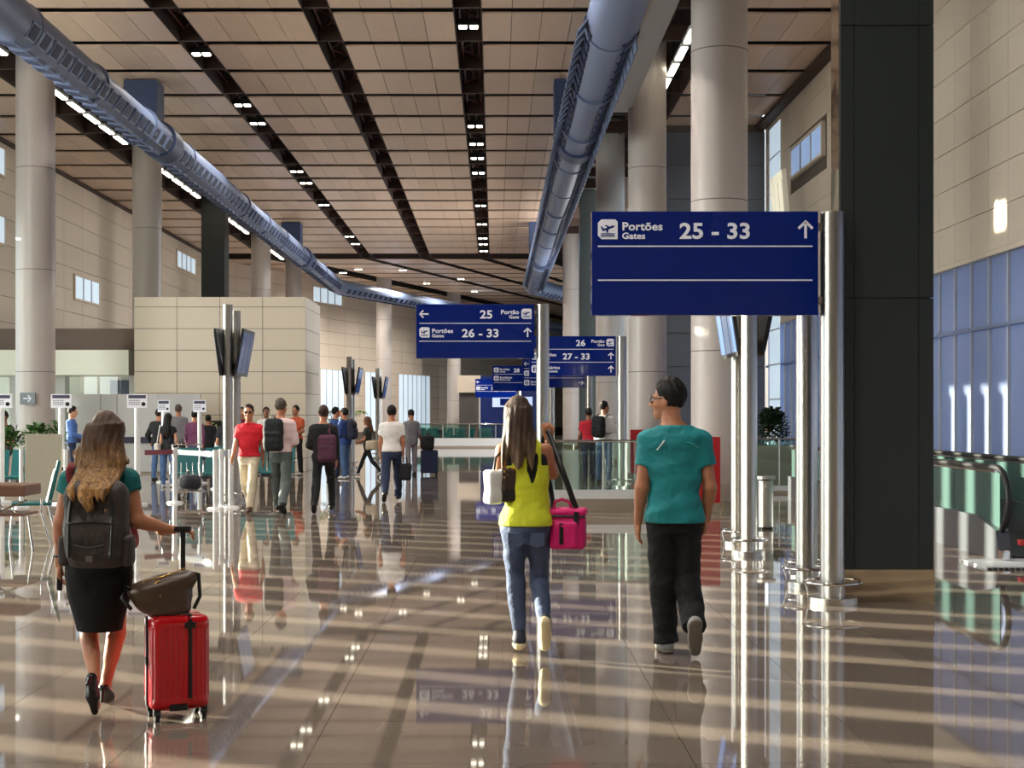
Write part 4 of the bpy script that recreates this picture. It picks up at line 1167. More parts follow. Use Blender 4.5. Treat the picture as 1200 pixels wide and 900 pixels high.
def person(label, loc, heading, J, top, bottom, shoes, skinm=SK_B, hair=HR_DK, scale=1.0, h=.013, long_hair=None, face=False, shirt=None, pant=None,
           sleeve=.62, hem=.80, tops='shirt', extra=None, glasses=None, bald=False, pant_top=None, skirt=None, heel=False, infl=.015, sole=None, undershirt=None, leg_r=None, collar=None, group=None, top_levels=None, shoe_h=.0):
    t = thing('person', label, 'person', loc, R(heading), group)
    t.scale = (scale,) * 3
    rs = J['rs']; tor = J['torso']; low = J.get('low', 0)
    zt = max(r[0] for r in tor)
    allp = [np.array(J[k][i], float) for k in ('leg-1', 'leg1', 'arm-1', 'arm1') for i in range(3)]
    lo = np.min(allp, 0) - .14; hi = np.max(allp, 0) + .14
    lo = np.minimum(lo, (-.3, -.26, 0)); hi = np.maximum(hi, (.3, .26, zt + .06)); lo[2] = -.03
    # ---- body: one continuous skin
    S = SDF(lo, hi, h)
    S.stack(tor, -.012, 0, zhi=zt)
    for s in (-1, 1):
        hp, kn, an, fd = J['leg%d' % s]
        S.cap(hp, kn, .076 * rs, .050 * rs, .03); S.cap(kn, an, .046 * rs, .034 * rs, .02)
        v = np.array(an) - np.array(kn); bk = np.array((0, -.022, 0)) * rs
        S.cap(np.array(kn) + v * .12 + bk * .6, np.array(kn) + v * .5 + bk * .5, .046 * rs, .036 * rs, .03)
        if heel:
            f = np.array(fd) / np.linalg.norm(fd); u = np.cross((1, 0, 0), f)
            S.cap(np.array(an) - u * .03 - f * .02, np.array(an) - u * .05 + f * .12, .030 * rs, .026 * rs, .02)
        sh_, el, w_ = J['arm%d' % s][:3]
        S.cap(sh_, el, .047 * rs, .039 * rs, .04); S.cap(el, w_, .039 * rs, .027 * rs, .012)
        S.cap(el, np.array(el) * .6 + np.array(w_) * .4, .040 * rs, .037 * rs, .02)
    S.cap(J['neck'], np.array(J['head']) + (0, -.012, -.07), .060 * rs, .052 * rs, .03)
    parts = [S.nets()]
    # ---- head
    hc = np.array(J['head'], float); k_ = J['hs']; ya, pi_ = R(J['yaw']), R(J['pitch'])
    Rz = np.array(((math.cos(ya), -math.sin(ya), 0), (math.sin(ya), math.cos(ya), 0), (0, 0, 1)))
    Rx = np.array(((1, 0, 0), (0, math.cos(pi_), -math.sin(pi_)), (0, math.sin(pi_), math.cos(pi_))))
    M = Rz @ Rx
    def hp_(*q): return hc + M @ (np.array(q) * k_)
    H = SDF(hc - .20, hc + .20, min(h, .0065))
    H.ell(hp_(0, -.012, .03), np.array((.074, .094, .098)) * k_, 0, M)
    H.ell(hp_(0, .030, -.045), np.array((.058, .066, .078)) * k_, .035, M)
    H.ell(hp_(0, .070, -.100), np.array((.026, .022, .020)) * k_, .03, M)
    for s in (-1, 1):
        H.ell(hp_(s * .030, .078, .022), np.array((.026, .014, .010)) * k_, .014, M)
        H.ell(hp_(s * .042, .062, -.03), np.array((.022, .022, .022)) * k_, .02, M)
        H.ell(hp_(s * .076, -.008, -.012), np.array((.010, .020, .032)) * k_, .008, M)
        H.ell(hp_(s * .012, .105, -.034), np.array((.009, .009, .008)) * k_, .008, M)
    H.cap(hp_(0, .090, .016), hp_(0, .118, -.028), .009 * k_, .012 * k_, .010)
    H.ell(hp_(0, .094, -.062), np.array((.022, .010, .008)) * k_, .008, M)
    H.ell(hp_(0, .092, -.076), np.array((.018, .010, .008)) * k_, .008, M)
    H.cap(hp_(0, -.02, -.06), np.array(J['neck']) * .45 + hp_(0, -.02, -.07) * .55, .055 * rs, .057 * rs, .03)
    parts.append(H.nets())
    for s in (-1, 1):
        a = J['arm%d' % s]
        parts.append(hand_field(a[2], a[3], a[4], a[5], s, rs, .0055 if h < .01 else .0068))
    link('body', np_mesh('body', parts), skinm, t)
    if face:
        for s in (-1, 1):
            c = hp_(s * .030, .084, .004)
            e = MB().ball(c, .0115 * k_, 10, 8).build('eye', M_EYE, t)
            MB().ball(hp_(s * .030, .0915, .004), .0058 * k_, 8, 6).build('iris', M_IRIS, e)
            MB().tube([hp_(s * .012, .096, .024), hp_(s * .030, .097, .029), hp_(s * .048, .084, .024)], .0042 * k_, 6).build('eyebrow', hair, t)
        MB().tube([hp_(-.020, .096, -.068), hp_(0, .105, -.067), hp_(.020, .096, -.068)], .0045 * k_, 6).build('lips', M_LIP, t)
    # ---- hair
    if hair is not None and not bald:
        glo, ghi = hc - (.16, .16, .17), hc + (.16, .16, .19)
        if long_hair:
            LH = np.array(long_hair, float); zmin, zmax = LH[:, 0].min(), LH[:, 0].max()
            glo = np.minimum(glo, ((LH[:, 1] - LH[:, 3]).min() - .04, (LH[:, 2] - LH[:, 4]).min() - .04, zmin - .04))
            ghi = np.maximum(ghi, ((LH[:, 1] + LH[:, 3]).max() + .04, (LH[:, 2] + LH[:, 4]).max() + .04, zmax + .04))
        G = SDF(glo, ghi, min(h, .0075))
        G.ell(hp_(0, -.018, .036), np.array((.086, .104, .110)) * k_, 0, M)
        def toh(x, y, z):
            px, py, pz = (x - hc[0]), (y - hc[1]), (z - hc[2])
            return [(M[0][i] * px + M[1][i] * py + M[2][i] * pz) / k_ for i in range(3)]
        def shape(x, y, z):
            a, b, c = toh(x, y, z)
            q = np.minimum(b - .045, .085 - c)                       # forehead and face
            if not long_hair:
                q = np.maximum(q, np.minimum(b + .012 + .25 * (c - .018), .022 - c) - .003)    # above the ears
                q = np.maximum(q, -.085 - c + .25 * np.abs(a))                 # nape
            else: q = np.maximum(q, np.minimum(b - .02, -.0 - c))
            return q * k_
        G.cut(shape)
        if not long_hair: G.off(lambda x, y, z: .0045 * np.sin(150 * x + 60 * z) * np.sin(120 * y - 50 * z + 1) + .005 * np.sin(66 * z + 50 * x) * np.sin(60 * y + 9))
        if long_hair:
            wv = J.get('wave', 0.0); zc = hc[2] + .14
            G.stack(long_hair, 0, .05, ex=2.0)
            def strands(x, y, z):
                f = np.clip((zc - z) / (zc - zmin), 0, 1)
                a = x + wv * .022 * np.sin(26 * z + 3 + 9 * x) * f
                tip = np.clip((zmin + .16 - z) / .16, 0, 1)
                return (.25 + f) * (.0035 * np.sin(105 * a + 7 * z) + .0035 * np.sin(191 * a - 15 * z + 1.5) + wv * .008 * np.sin(44 * z + 30 * a)) + .03 * tip * (.25 + .75 * np.sin(70 * a + 2)) * (f > .3)
            G.off(strands)
        link('hair', G.mesh('hair'), hair, t)
    if glasses is not None:
        mg = MB(); 
        for s in (-1, 1):
            mg.tube([hp_(s * .078, .0, .008), hp_(s * .074, .06, .010), hp_(s * .056, .096, .008)], .0032, 6)
            ring = [hp_(s * .031 + .024 * math.cos(a), .102 - .010 * abs(math.cos(a)), .003 + .017 * math.sin(a)) for a in np.linspace(0, 2 * math.pi, 13)]
            if glasses == 'sun': mg.add([tuple(q) for q in ring[:-1]], [tuple(range(12))])
            mg.tube(ring, .0030, 6)
        mg.tube([hp_(-.008, .108, .006), hp_(.008, .108, .006)], .003, 6)
        mg.build('glasses', M_BLACK, t)
    # ---- clothes
    lv = top_levels or tor
    if undershirt is not None:
        U = SDF((-.3, -.25, hem + .1), (.3, .25, zt), h); U.stack(lv, .000, 0, zlo=hem + .12, zhi=undershirt[1]); link('undershirt', U.mesh('undershirt'), undershirt[0], t)
    if top is not None:
        T = SDF(lo, hi, h)
        pts = sorted(lv)
        base = [r for r in pts if r[0] > hem - .12] if not top_levels else pts
        T.stack(base, infl, 0, zlo=hem, zhi=zt - .035, noise=wr(J.get('wrinkle', .0055), 1, hem * 7 + loc[0]))
        if sleeve:
            for s in (-1, 1):
                sh_, el, w_ = J['arm%d' % s][:3]
                sc = min(sleeve, 1.0)
                ru = (.046 * rs + infl, .042 * rs + infl + (.012 if sleeve < 1 else .002))
                T.cap(sh_, el, ru[0], ru[1], .06, clip=sc if sleeve < 1 else None, infl=wr(.003, 1.4, s))
                if sleeve > 1: T.cap(el, w_, ru[1] - .001, .030 * rs + infl + .004, .015, clip=sleeve - 1, infl=wr(.004, 1.5, s))
        nk = np.array(J['neck'], float); rn = .066 * rs
        hx, hy = J['head'][0], J['head'][1]
        def neckhole(x, y, z): return np.maximum(rn - np.sqrt((x - hx * .5 - nk[0] * .5) ** 2 + (y - hy * .5 - .012) ** 2), -(z - (zt - .085))) if False else np.minimum(rn + .001 - np.sqrt((x - nk[0]) ** 2 + (y - nk[1] - .01) ** 2), z - (zt - .075))
        T.cut(neckhole)
        if extra: T.cut(extra)
        link(tops, T.mesh(tops), top, t)
        if collar is not None:
            MB().ring(nk[0], nk[1] + .008, zt - .045, .068 * rs + .004, .014, 22, 8).build('collar', collar, t)
    if skirt is not None:
        K_ = SDF(lo, hi, h); K_.stack(skirt, 0, 0, noise=wr(.002), ex=2.1); link('skirt', K_.mesh('skirt'), bottom, t)
    elif bottom is not None:
        P = SDF(lo, hi, h)
        ptop = pant_top or (min(1.02, hem + .22 + low) - low)
        hiplv = [r for r in sorted(tor) if r[0] < ptop + .1]
        P.stack(hiplv, -.002, 0, zhi=ptop, noise=wr(.001))
        ra, rb, rc, _ = pant or (.088, .068, .060, .01)
        for s in (-1, 1):
            hp, kn, an, fd = map(np.array, J['leg%d' % s][:4])
            e = an + (an - kn) / np.linalg.norm(an - kn) * .03
            P.cap(hp, kn, ra * rs, rb * rs, .03, infl=wr(.004, 1.3, s)); P.cap(kn, e, rb * rs, rc * rs, .02, clip=1.0, infl=wr(.005, 1.6, s + 1))
            P.cap(kn + (e - kn) * .15 + np.array((0, -.012, 0)), kn + (e - kn) * .45 + np.array((0, -.012, 0)), rb * rs * .95, rb * rs * .8, .03)
        link('trousers', P.mesh('trousers'), bottom, t)
    for s in (-1, 1):
        hp, kn, an, fd = map(np.array, J['leg%d' % s][:4])
        f = fd / np.linalg.norm(fd); u = np.cross((1, 0, 0), f); u /= np.linalg.norm(u); sd = np.cross(f, u)
        def fl(a, b, c): return an + sd * a * rs + f * b * rs + u * c * rs
        hh = min(h, .009)
        if heel:
            Q = SDF(an - .26, an + .26, .006)
            Q.cap(fl(0, -.035, -.045), fl(0, .06, -.075), .034 * rs, .036 * rs, .02); Q.cap(fl(0, .06, -.075), fl(0, .155, -.088), .037 * rs, .020 * rs, .02)
            def top_open(x, y, z, an=an, f=f, u=u):
                b = (x - an[0]) * f[0] + (y - an[1]) * f[1] + (z - an[2]) * f[2]; c = (x - an[0]) * u[0] + (y - an[1]) * u[1] + (z - an[2]) * u[2]
                return np.maximum(np.minimum(c + .046 * rs, b + .03 * rs), c + .030 * rs * 1)
            Q.cut(top_open)
            o = link('shoe', Q.mesh('shoe'), shoes, t)
            MB().tube([fl(0, -.045, -.05), fl(0, -.050, -.085), fl(0, -.045, -.135)], [.020 * rs, .012 * rs, .009 * rs], 10).build('heel', shoes, o)
        else:
            Q = SDF(an - .26, an + .26, hh)
            Q.cap(fl(0, -.03, -.045), fl(0, .13, -.055), .043 * rs, .040 * rs, .02); Q.cap(fl(0, -.012, -.03), fl(0, -.005, .035), .042 * rs, .040 * rs, .03)
            Q.cap(fl(0, .06, -.045), fl(0, .155, -.065), .040 * rs, .030 * rs, .02)
            def below(x, y, z, an=an, u=u): return -((x - an[0]) * u[0] + (y - an[1]) * u[1] + (z - an[2]) * u[2]) - .074 * rs
            Q.cut(below)
            o = link('shoe', Q.mesh('shoe'), shoes, t)
            so = SDF(an - .26, an + .26, hh); th = .018 + shoe_h
            so.cap(fl(0, -.035, -.075), fl(0, .06, -.075), .044 * rs, .040 * rs, 0); so.cap(fl(0, .06, -.075), fl(0, .150, -.075), .044 * rs, .036 * rs, .02)
            def slab(x, y, z, an=an, u=u, th=th): return np.abs((x - an[0]) * u[0] + (y - an[1]) * u[1] + (z - an[2]) * u[2] + .070 * rs + th / 2) - th / 2
            so.cut(slab)
            link('sole', so.mesh('sole'), sole or M_RUBBER, o)
    return t

def strap(mb, pts, w, th=.006):
    """flat band along points"""
    pts = [Vector(p) for p in pts]
    # smooth
    for _ in range(2):
        q = [pts[0]]
        for a, b in zip(pts[:-1], pts[1:]): q += [a * .75 + b * .25, a * .25 + b * .75]
        pts = q + [pts[-1]]
    mb.tube(pts, 1.0, 8, True, (w / 2, th))
def backpack(label, loc, heading, scale, m, c=(0, -.21, 1.18), hs=(.15, .09, .22), low=0.0, both=True, h=.011, mstrap=None, sx=.10, ysh=-.01, zsh=1.46, one=None, loop=True, pocket=True, d_front=.135, mlabel=None):
    t = thing('backpack', label, 'backpack', loc, R(heading)); t.scale = (scale,) * 3
    c = np.array(c, float); c[2] -= low; zsh -= low; hs = np.array(hs, float)
    S = SDF(c - hs - .07, c + hs + .07, h)
    S.rbox(c, hs, min(hs) * .85)
    S.rbox(c + (0, -hs[1] * .75, -hs[2] * .30), (hs[0] * .84, hs[1] * .55, hs[2] * .55), hs[1] * .5, .02)
    S.cap(c + (-hs[0] * .55, 0, hs[2] * .86), c + (hs[0] * .55, 0, hs[2] * .86), .045, .045, .05)
    S.off(wr(.004, 1.2, c[0] * 9 + hs[0] * 30))
    body = link('pack_body', S.mesh('pack_body'), m, t)
    zp = MB()
    a = [(c[0] - hs[0] * .80, c[1] - hs[1] * .72, c[2] - hs[2] * .2), (c[0] - hs[0] * .72, c[1] - hs[1] * .80, c[2] + hs[2] * .55), (c[0], c[1] - hs[1] * .90, c[2] + hs[2] * .86), (c[0] + hs[0] * .72, c[1] - hs[1] * .80, c[2] + hs[2] * .55), (c[0] + hs[0] * .80, c[1] - hs[1] * .72, c[2] - hs[2] * .2)]
    strap(zp, a, .014, .008); zp.build('zip', M_BLACK, t)
    if pocket:
        zz = MB(); strap(zz, [(c[0] - hs[0] * .7, c[1] - hs[1] * 1.27, c[2] + hs[2] * .08), (c[0], c[1] - hs[1] * 1.34, c[2] + hs[2] * .14), (c[0] + hs[0] * .7, c[1] - hs[1] * 1.27, c[2] + hs[2] * .08)], .012, .006); zz.build('pocket_zip', M_BLACK, t)
    if loop:
        lp = MB(); lp.tube([(c[0] - .03, c[1] + .02, c[2] + hs[2] + .0), (c[0] - .025, c[1] + .01, c[2] + hs[2] + .05), (c[0] + .025, c[1] + .01, c[2] + hs[2] + .05), (c[0] + .03, c[1] + .02, c[2] + hs[2])], .009, 8); lp.build('haul_loop', M_BLACK, t)
    for s in ((-1, 1) if both else (one or 1,)):
        sm = MB()
        x = sx * s
        strap(sm, [(c[0] * .5 + x * .8, c[1] + hs[1] * .8, c[2] + hs[2] * .75), (x, -.115, zsh - .05), (x * 1.02, -.06, zsh + .012), (x * 1.03, .04, zsh + .012), (x * 1.08, d_front, zsh - .13), (x * 1.25, d_front, zsh - .28), (x * 1.75, .03, zsh - .40), (c[0] + hs[0] * .85 * s, c[1] + hs[1] * .4, c[2] - hs[2] * .6)], .052, .007)
        sm.build('shoulder_strap', mstrap or m, t)
    return t

def suitcase(label, loc, rot, W, D, Hh, m, zb=.055, handle=.45, dark=None, ribs=9, bands=True, double=True, wheel=.026):
    """rolling case; its broad face looks along -y"""
    t = thing('suitcase', label, 'suitcase', loc, rot)
    S = SDF((-W / 2 - .01, -D / 2 - .02, zb - .01), (W / 2 + .01, D / 2 + .02, zb + Hh + .01), .0045 if ribs > 7 else .008)
    S.rbox((0, 0, zb + Hh / 2), (W / 2, D / 2, Hh / 2), .038)
    if ribs:
        def rib(x, y, z):
            inner = np.clip((Hh / 2 - .05 - np.abs(z - zb - Hh / 2)) / .02, 0, 1)
            e = .5 + .5 * np.cos(2 * math.pi * x / (W / ribs)); e2 = .5 + .5 * np.cos(2 * math.pi * y / (W / ribs))
            side = np.clip((np.abs(x) - W / 2 + .02) / .01, 0, 1)
            return inner * .006 * ((1 - side) * (e < .22) * (np.abs(x) < W / 2 - .03) + side * (e2 < .2)) 
        S.off(rib)
    S.cut(lambda x, y, z: .0035 - np.abs(y) + np.clip((W / 2 - .010 - np.abs(x)), 0, 1) * 0 + np.where((np.abs(x) > W / 2 - .006) | (np.abs(z - zb - Hh / 2) > Hh / 2 - .006), 0, -1))
    link('shell', S.mesh('shell'), m, t)
    dk = dark or M_BLACK
    for x in (-W / 2 + .03, W / 2 - .03):
        for y in (-D / 2 + .03, D / 2 - .03):
            w = MB().box(x - .016, x + .016, y - .016, y + .016, wheel * 1.1, zb + .02).build('wheel_fork', dk, t)
            MB().tube([(x - .011, y, wheel), (x + .011, y, wheel)], wheel, 14).build('wheel', M_RUBBER, w)
    if handle:
        hm = MB(); z0 = zb + Hh - .01; y = D / 2 - .03
        if double: hm.tube([(-.07, y, z0), (-.07, y, z0 + handle)], .008, 8).tube([(.07, y, z0), (.07, y, z0 + handle)], .008, 8)
        else: hm.tube([(0.04, y, z0), (0.04, y, z0 + handle)], .011, 10)
        hm.build('telescopic_handle', dk, t)
        g = MB()
        g.tube([(-.085, y, z0 + handle), (.085, y, z0 + handle)] if double else [(-.0, y, z0 + handle), (.08, y, z0 + handle)], .015, 10); g.build('grip', dk, t)
    if bands:
        for x, nm in ((-W * .36, 'strap_band'), (W * .20, 'strap_band')):
            pass
    return t
# ------------------------------------------------------------------ the three walkers in front
def A3(*q): return np.array(q, float)
M_POLO = cloth('teal_jersey', (16, 132, 138), rough=.7, var=.22, scale=9, bump=.9, bscale=9)
M_BLKTR = cloth('black_tracksuit', (15, 15, 16), rough=.85, bump=.9, bscale=9)
Jm = {'torso': [(.76, 0, 0, .12, .10), (.84, 0, -.01, .158, .112), (.95, 0, -.01, .155, .112), (1.08, 0, 0, .150, .108), (1.22, 0, .005, .168, .116), (1.30, 0, 0, .180, .116), (1.37, 0, -.01, .172, .098), (1.425, 0, -.01, .120, .080), (1.475, -.01, 0, .058, .058)],
      'rs': 1.0, 'neck': (-.008, 0, 1.42), 'head': (-.035, .03, 1.600), 'yaw': 62, 'wrinkle': .012, 'pitch': -2, 'hs': 1.02,
      'leg-1': [A3(-.085, 0, .86), A3(-.068, .06, .47), A3(-.048, .03, .092), A3(-.12, 1, 0)],
      'leg1': [A3(.085, 0, .86), A3(.088, .07, .45), A3(.098, -.20, .215), A3(.05, .42, -.9)],
      'arm-1': [A3(-.170, -.01, 1.350), A3(-.208, -.03, 1.05), A3(-.222, .05, .835), A3(-.05, .25, -1), A3(1, .2, 0), 28],
      'arm1': [A3(.176, -.01, 1.350), A3(.222, -.04, 1.05), A3(.205, .03, .845), A3(-.10, .22, -1), A3(-1, .2, 0), 55]}
tl = [(.80, 0, -.005, .168, .125), (.95, 0, -.005, .160, .118), (1.08, 0, 0, .158, .116), (1.22, 0, .005, .174, .122), (1.30, 0, 0, .184, .120), (1.37, 0, -.01, .178, .102), (1.425, 0, -.01, .124, .084), (1.475, -.01, 0, .066, .066)]
pm = person('man in a teal jersey and black trousers walking away, glancing left', (X_at(790, 9.17), 9.17, 0), 0, Jm, M_POLO, M_BLKTR, mat('shoe_grey', (150, 150, 146), .6), SK_B, hairm('hair_black', (24, 19, 17)), h=.0085,
            face=True, sleeve=.55, hem=.825, glasses='clear', pant=(.095, .082, .076, .0), pant_top=.88, top_levels=tl, tops='jersey', sole=mat('sole_grey', (120, 112, 100), .7), infl=.010)
mb = MB()
for x0, z0, x1, z1 in ((-.125, 1.285, -.075, 1.345),):
    mb.tube([(x0, -.142, z0), ((x0 + x1) / 2, -.1385, (z0 + z1) / 2), (x1, -.130, z1)], .005, 6)
mb.build('reflective_stripe', mat('reflective_tape', (200, 214, 212), .3), pm)
mb = MB(); mb.tube([(.06, -.134, 1.335), (.10, -.137, 1.325), (.135, -.135, 1.30)], .0035, 6); mb.build('seam_piping', mat('piping_teal', (70, 160, 160), .4), pm)

# woman in the yellow top
HR_W = hairm('hair_ash_brown', (62, 46, 36), ((150, 124, 98), 1.42, 1.18))
M_YEL = cloth('yellow_top', (212, 218, 44), rough=.75, var=.06, scale=5, bump=.7, bscale=10)
M_JEAN = cloth('blue_jeans', (70, 82, 110), rough=.8, var=.22, scale=5)
M_SHOEW = mat('navy_shoe', (38, 42, 58), .6)
Jw = {'torso': [(.70, 0, 0, .11, .095), (.78, 0, -.02, .152, .118), (.86, .002, -.02, .150, .112), (.95, .012, -.005, .122, .094), (1.03, .016, .0, .108, .084), (1.14, .010, .005, .122, .096), (1.23, 0, 0, .134, .096), (1.30, -.006, -.01, .126, .080), (1.345, -.015, -.01, .085, .066), (1.39, -.025, 0, .046, .046)],
      'rs': .9, 'neck': (-.028, 0, 1.35), 'head': (-.046, .035, 1.490), 'yaw': -4, 'pitch': -3, 'hs': .96,
      'leg-1': [A3(-.074, 0, .80), A3(-.062, .05, .455), A3(-.040, .05, .128), A3(-.05, 1, -.08)],
      'leg1': [A3(.078, 0, .80), A3(.086, .09, .47), A3(.112, -.16, .232), A3(.03, .34, -.94)],
      'arm-1': [A3(-.148, -.01, 1.285), A3(-.172, .0, 1.075), A3(-.115, .19, 1.10), A3(.5, .8, .2), A3(.3, 0, -1), 70],
      'arm1': [A3(.128, .0, 1.285), A3(.172, .10, 1.135), A3(.150, .17, 1.345), A3(-.10, -.12, 1), A3(-.35, .8, .1), 95]}
def ytop(x, y, z):
    a = np.minimum(np.maximum(np.abs(x - .004) - .092, -1), z - 1.19 + 0 * x)            # racer back and arm holes
    hole = np.minimum(.036 * np.sqrt(np.clip((z - 1.075) / .12, 0, 1.2)) * np.clip((1.285 - z) / .03, 0, 1) - .004 - np.abs(x - .040), -.01 - y)
    return np.maximum(a, hole)
lh = [(1.545, -.046, -.01, .078, .085), (1.49, -.046, -.035, .092, .085), (1.42, -.046, -.055, .100, .078), (1.34, -.044, -.085, .108, .062), (1.26, -.038, -.105, .104, .046), (1.215, -.044, -.112, .084, .034), (1.18, -.05, -.118, .06, .022)]
yl = [(.80, 0, -.01, .166, .130), (.88, .002, -.01, .156, .118), (.97, .012, 0, .130, .100), (1.04, .014, .0, .120, .092), (1.14, .010, .005, .128, .100), (1.23, 0, 0, .136, .100), (1.30, -.006, -.01, .120, .084), (1.345, -.015, -.01, .08, .066)]
pw = person('woman in a yellow racerback top and blue jeans walking away', (X_at(616, 9.1), 9.1, 0), 0, Jw, M_YEL, M_JEAN, M_SHOEW, SK_B, HR_W, h=.008, long_hair=lh, extra=ytop, sleeve=0, hem=.812,
            pant=(.094, .062, .046, .006), pant_top=.90, tops='tank_top', undershirt=(M_BLKTR, 1.26), top_levels=yl, infl=.008, sole=mat('platform_sole', (222, 204, 160), .6), shoe_h=.034)
mb = MB()
for s in (-1, 1): mb.poly([(s * .068 - .045, .775), (s * .068 + .045, .775), (s * .068 + .042, .70), (s * .068, .685), (s * .068 - .042, .70)], 'y', -.151, -.138)
mb.build('back_pockets', M_JEAN, pw, kind='stuff')

LW = (X_at(616, 9.1), 9.1)
# pink cooler bag hanging from her right hand by a long black strap
M_PINK = cloth('magenta_nylon', (214, 12, 110), rough=.6, var=.08)
px, pz = .267, .79
t = thing('cooler_bag', 'magenta cooler bag with black trim hanging on a long black strap', 'bag', (LW[0] + px, LW[1] + .02, 0), R(-8))
S = SDF((-.14, -.12, .63), (.14, .12, .96), .007)
S.rbox((0, 0, .785), (.112, .085, .122), .03); S.rbox((-.01, -.085, .755), (.078, .02, .085), .018, .012); S.off(wr(.0025, 1.4))
link('bag_body', S.mesh('bag_body'), M_PINK, t)
S = SDF((-.15, -.13, .85), (.15, .13, .95), .007); S.rbox((0, 0, .895), (.120, .094, .026), .022); link('lid', S.mesh('lid'), M_PINK, t)
mb = MB(); mb.ring(0, 0, 0, 1, .03, 4, 4); mb = MB()
strap(mb, [(-.118, -.092, .872), (.118, -.092, .872)], .012, .006); mb.build('zip', M_BLACK, t)
MB().box(.045, .075, -.098, -.088, .82, .90).build('buckle', M_BLACK, t); MB().box(-.045, -.020, -.108, -.100, .70, .83).build('trim_band', M_BLACK, t)
mb = MB(); mb.tube([(-.09, 0, .91), (-.085, 0, .955), (-.04, 0, .975), (.01, 0, .955), (.02, 0, .91)], .009, 8); mb.build('carry_handle', M_PINK, t)
mb = MB()
hx, hz = .130 - px, 1.40
strap(mb, [(.055, -.02, .91), ((.055 + hx) / 2 + .01, -.03, 1.15), (hx, .10, hz), (hx - .015, .13, hz + .01)], .036, .005)
mb.build('long_strap', M_BLACK, t)
mb = MB(); strap(mb, [(hx - .015, .13, hz + .01), (hx - .05, .19, 1.30), (-.11, .09, 1.0), (-.10, .03, .91)], .034, .005); mb.build('long_strap', M_BLACK, t)

# patterned handbag on her left arm
def monogram_mat():
    m = mat('patterned_canvas', (58, 40, 30), .5, var=.15, scale=20)
    nt = m.node_tree; p = nt.nodes['Principled BSDF']; tc = nt.nodes.new('ShaderNodeTexCoord')
    mp = nt.nodes.new('ShaderNodeMapping'); mp.inputs['Rotation'].default_value = (0, R(45), 0); mp.inputs['Scale'].default_value = (38, 38, 38)
    nt.links.new(tc.outputs['Object'], mp.inputs[0])
    vo = nt.nodes.new('ShaderNodeTexVoronoi'); vo.inputs['Randomness'].default_value = 0.0; vo.inputs['Scale'].default_value = 1.0
    nt.links.new(mp.outputs[0], vo.inputs['Vector'])
    cr = nt.nodes.new('ShaderNodeMath'); cr.operation = 'LESS_THAN'; cr.inputs[1].default_value = .34
    nt.links.new(vo.outputs['Distance'], cr.inputs[0])
    mx = nt.nodes.new('ShaderNodeMix'); mx.data_type = 'RGBA'; src = p.inputs['Base Color'].links[0].from_socket
    nt.links.new(cr.outputs[0], mx.inputs['Factor']); nt.links.new(src, mx.inputs['A']); mx.inputs['B'].default_value = lin((176, 136, 84)) + (1,)
    nt.links.new(mx.outputs['Result'], p.inputs['Base Color'])
    return m
M_MONO = monogram_mat(); M_BAGW = mat('pale_leather', (222, 222, 218), .45, var=.05); M_BAGB = mat('black_leather', (30, 26, 26), .4)
t = thing('handbag', 'handbag half white and half dark spotted canvas on the yellow-top woman\'s arm', 'handbag', (LW[0] - .155, LW[1] - .06, 0), R(24))
for nm, c, hs, m in (('white_panel', (-.055, 0, 1.055), (.045, .058, .105), M_BAGW), ('canvas_panel', (.040, -.004, 1.10), (.052, .060, .075), M_MONO), ('base_panel', (.040, -.002, 1.005), (.054, .064, .045), M_BAGB)):
    S = SDF(A3(*c) - A3(*hs) - .02, A3(*c) + A3(*hs) + .02, .006); S.rbox(c, hs, .022); S.off(wr(.003, 1.6, c[0] * 30))
    link(nm, S.mesh(nm), m, t)
mb = MB(); mb.tube([(-.05, 0, 1.15), (-.03, .01, 1.24), (.0, .01, 1.27), (.04, .01, 1.24), (.06, 0, 1.17)], .009, 8); mb.build('handle', M_BAGB, t)

# woman with backpack and red case, nearest at left
HR_L = hairm('hair_golden_brown', (66, 44, 30), ((190, 142, 84), 1.40, 1.16))
M_VEST = cloth('teal_blouse', (8, 104, 104)); M_SKIRT = cloth('black_skirt', (13, 12, 12), rough=.9, bump=.15)
Jl = {'torso': [(.64, .012, 0, .12, .10), (.70, .012, -.01, .150, .108), (.78, .012, -.01, .152, .108), (.86, .013, 0, .125, .092), (.94, .014, 0, .112, .084), (1.04, .015, .005, .126, .094), (1.13, .015, 0, .140, .094), (1.20, .015, -.01, .136, .080), (1.245, .02, -.01, .085, .064), (1.29, .03, 0, .046, .046)],
      'rs': .86, 'neck': (.026, 0, 1.25), 'head': (.038, .03, 1.388), 'yaw': 8, 'pitch': -4, 'hs': .94, 'wave': 1.0,
      'leg-1': [A3(-.065, 0, .72), A3(-.052, .05, .405), A3(.030, -.15, .205), A3(.06, .34, -.94)],
      'leg1': [A3(.085, 0, .72), A3(.075, .10, .405), A3(.020, .10, .150), A3(.02, .92, -.40)],
      'arm-1': [A3(-.132, -.01, 1.185), A3(-.178, -.01, .965), A3(-.196, .03, .765), A3(-.10, .18, -1), A3(1, .3, 0), 50],
      'arm1': [A3(.162, -.01, 1.185), A3(.212, -.03, .975), A3(.362, .05, .925), A3(1, .25, .02), A3(0, .15, -1), 60]}
lhl = [(1.45, .038, -.01, .080, .085), (1.39, .038, -.035, .104, .088), (1.32, .038, -.06, .125, .080), (1.24, .045, -.11, .132, .075), (1.19, .045, -.19, .115, .075), (1.15, .045, -.27, .095, .055), (1.10, .045, -.315, .075, .035), (1.055, .045, -.32, .05, .022)]
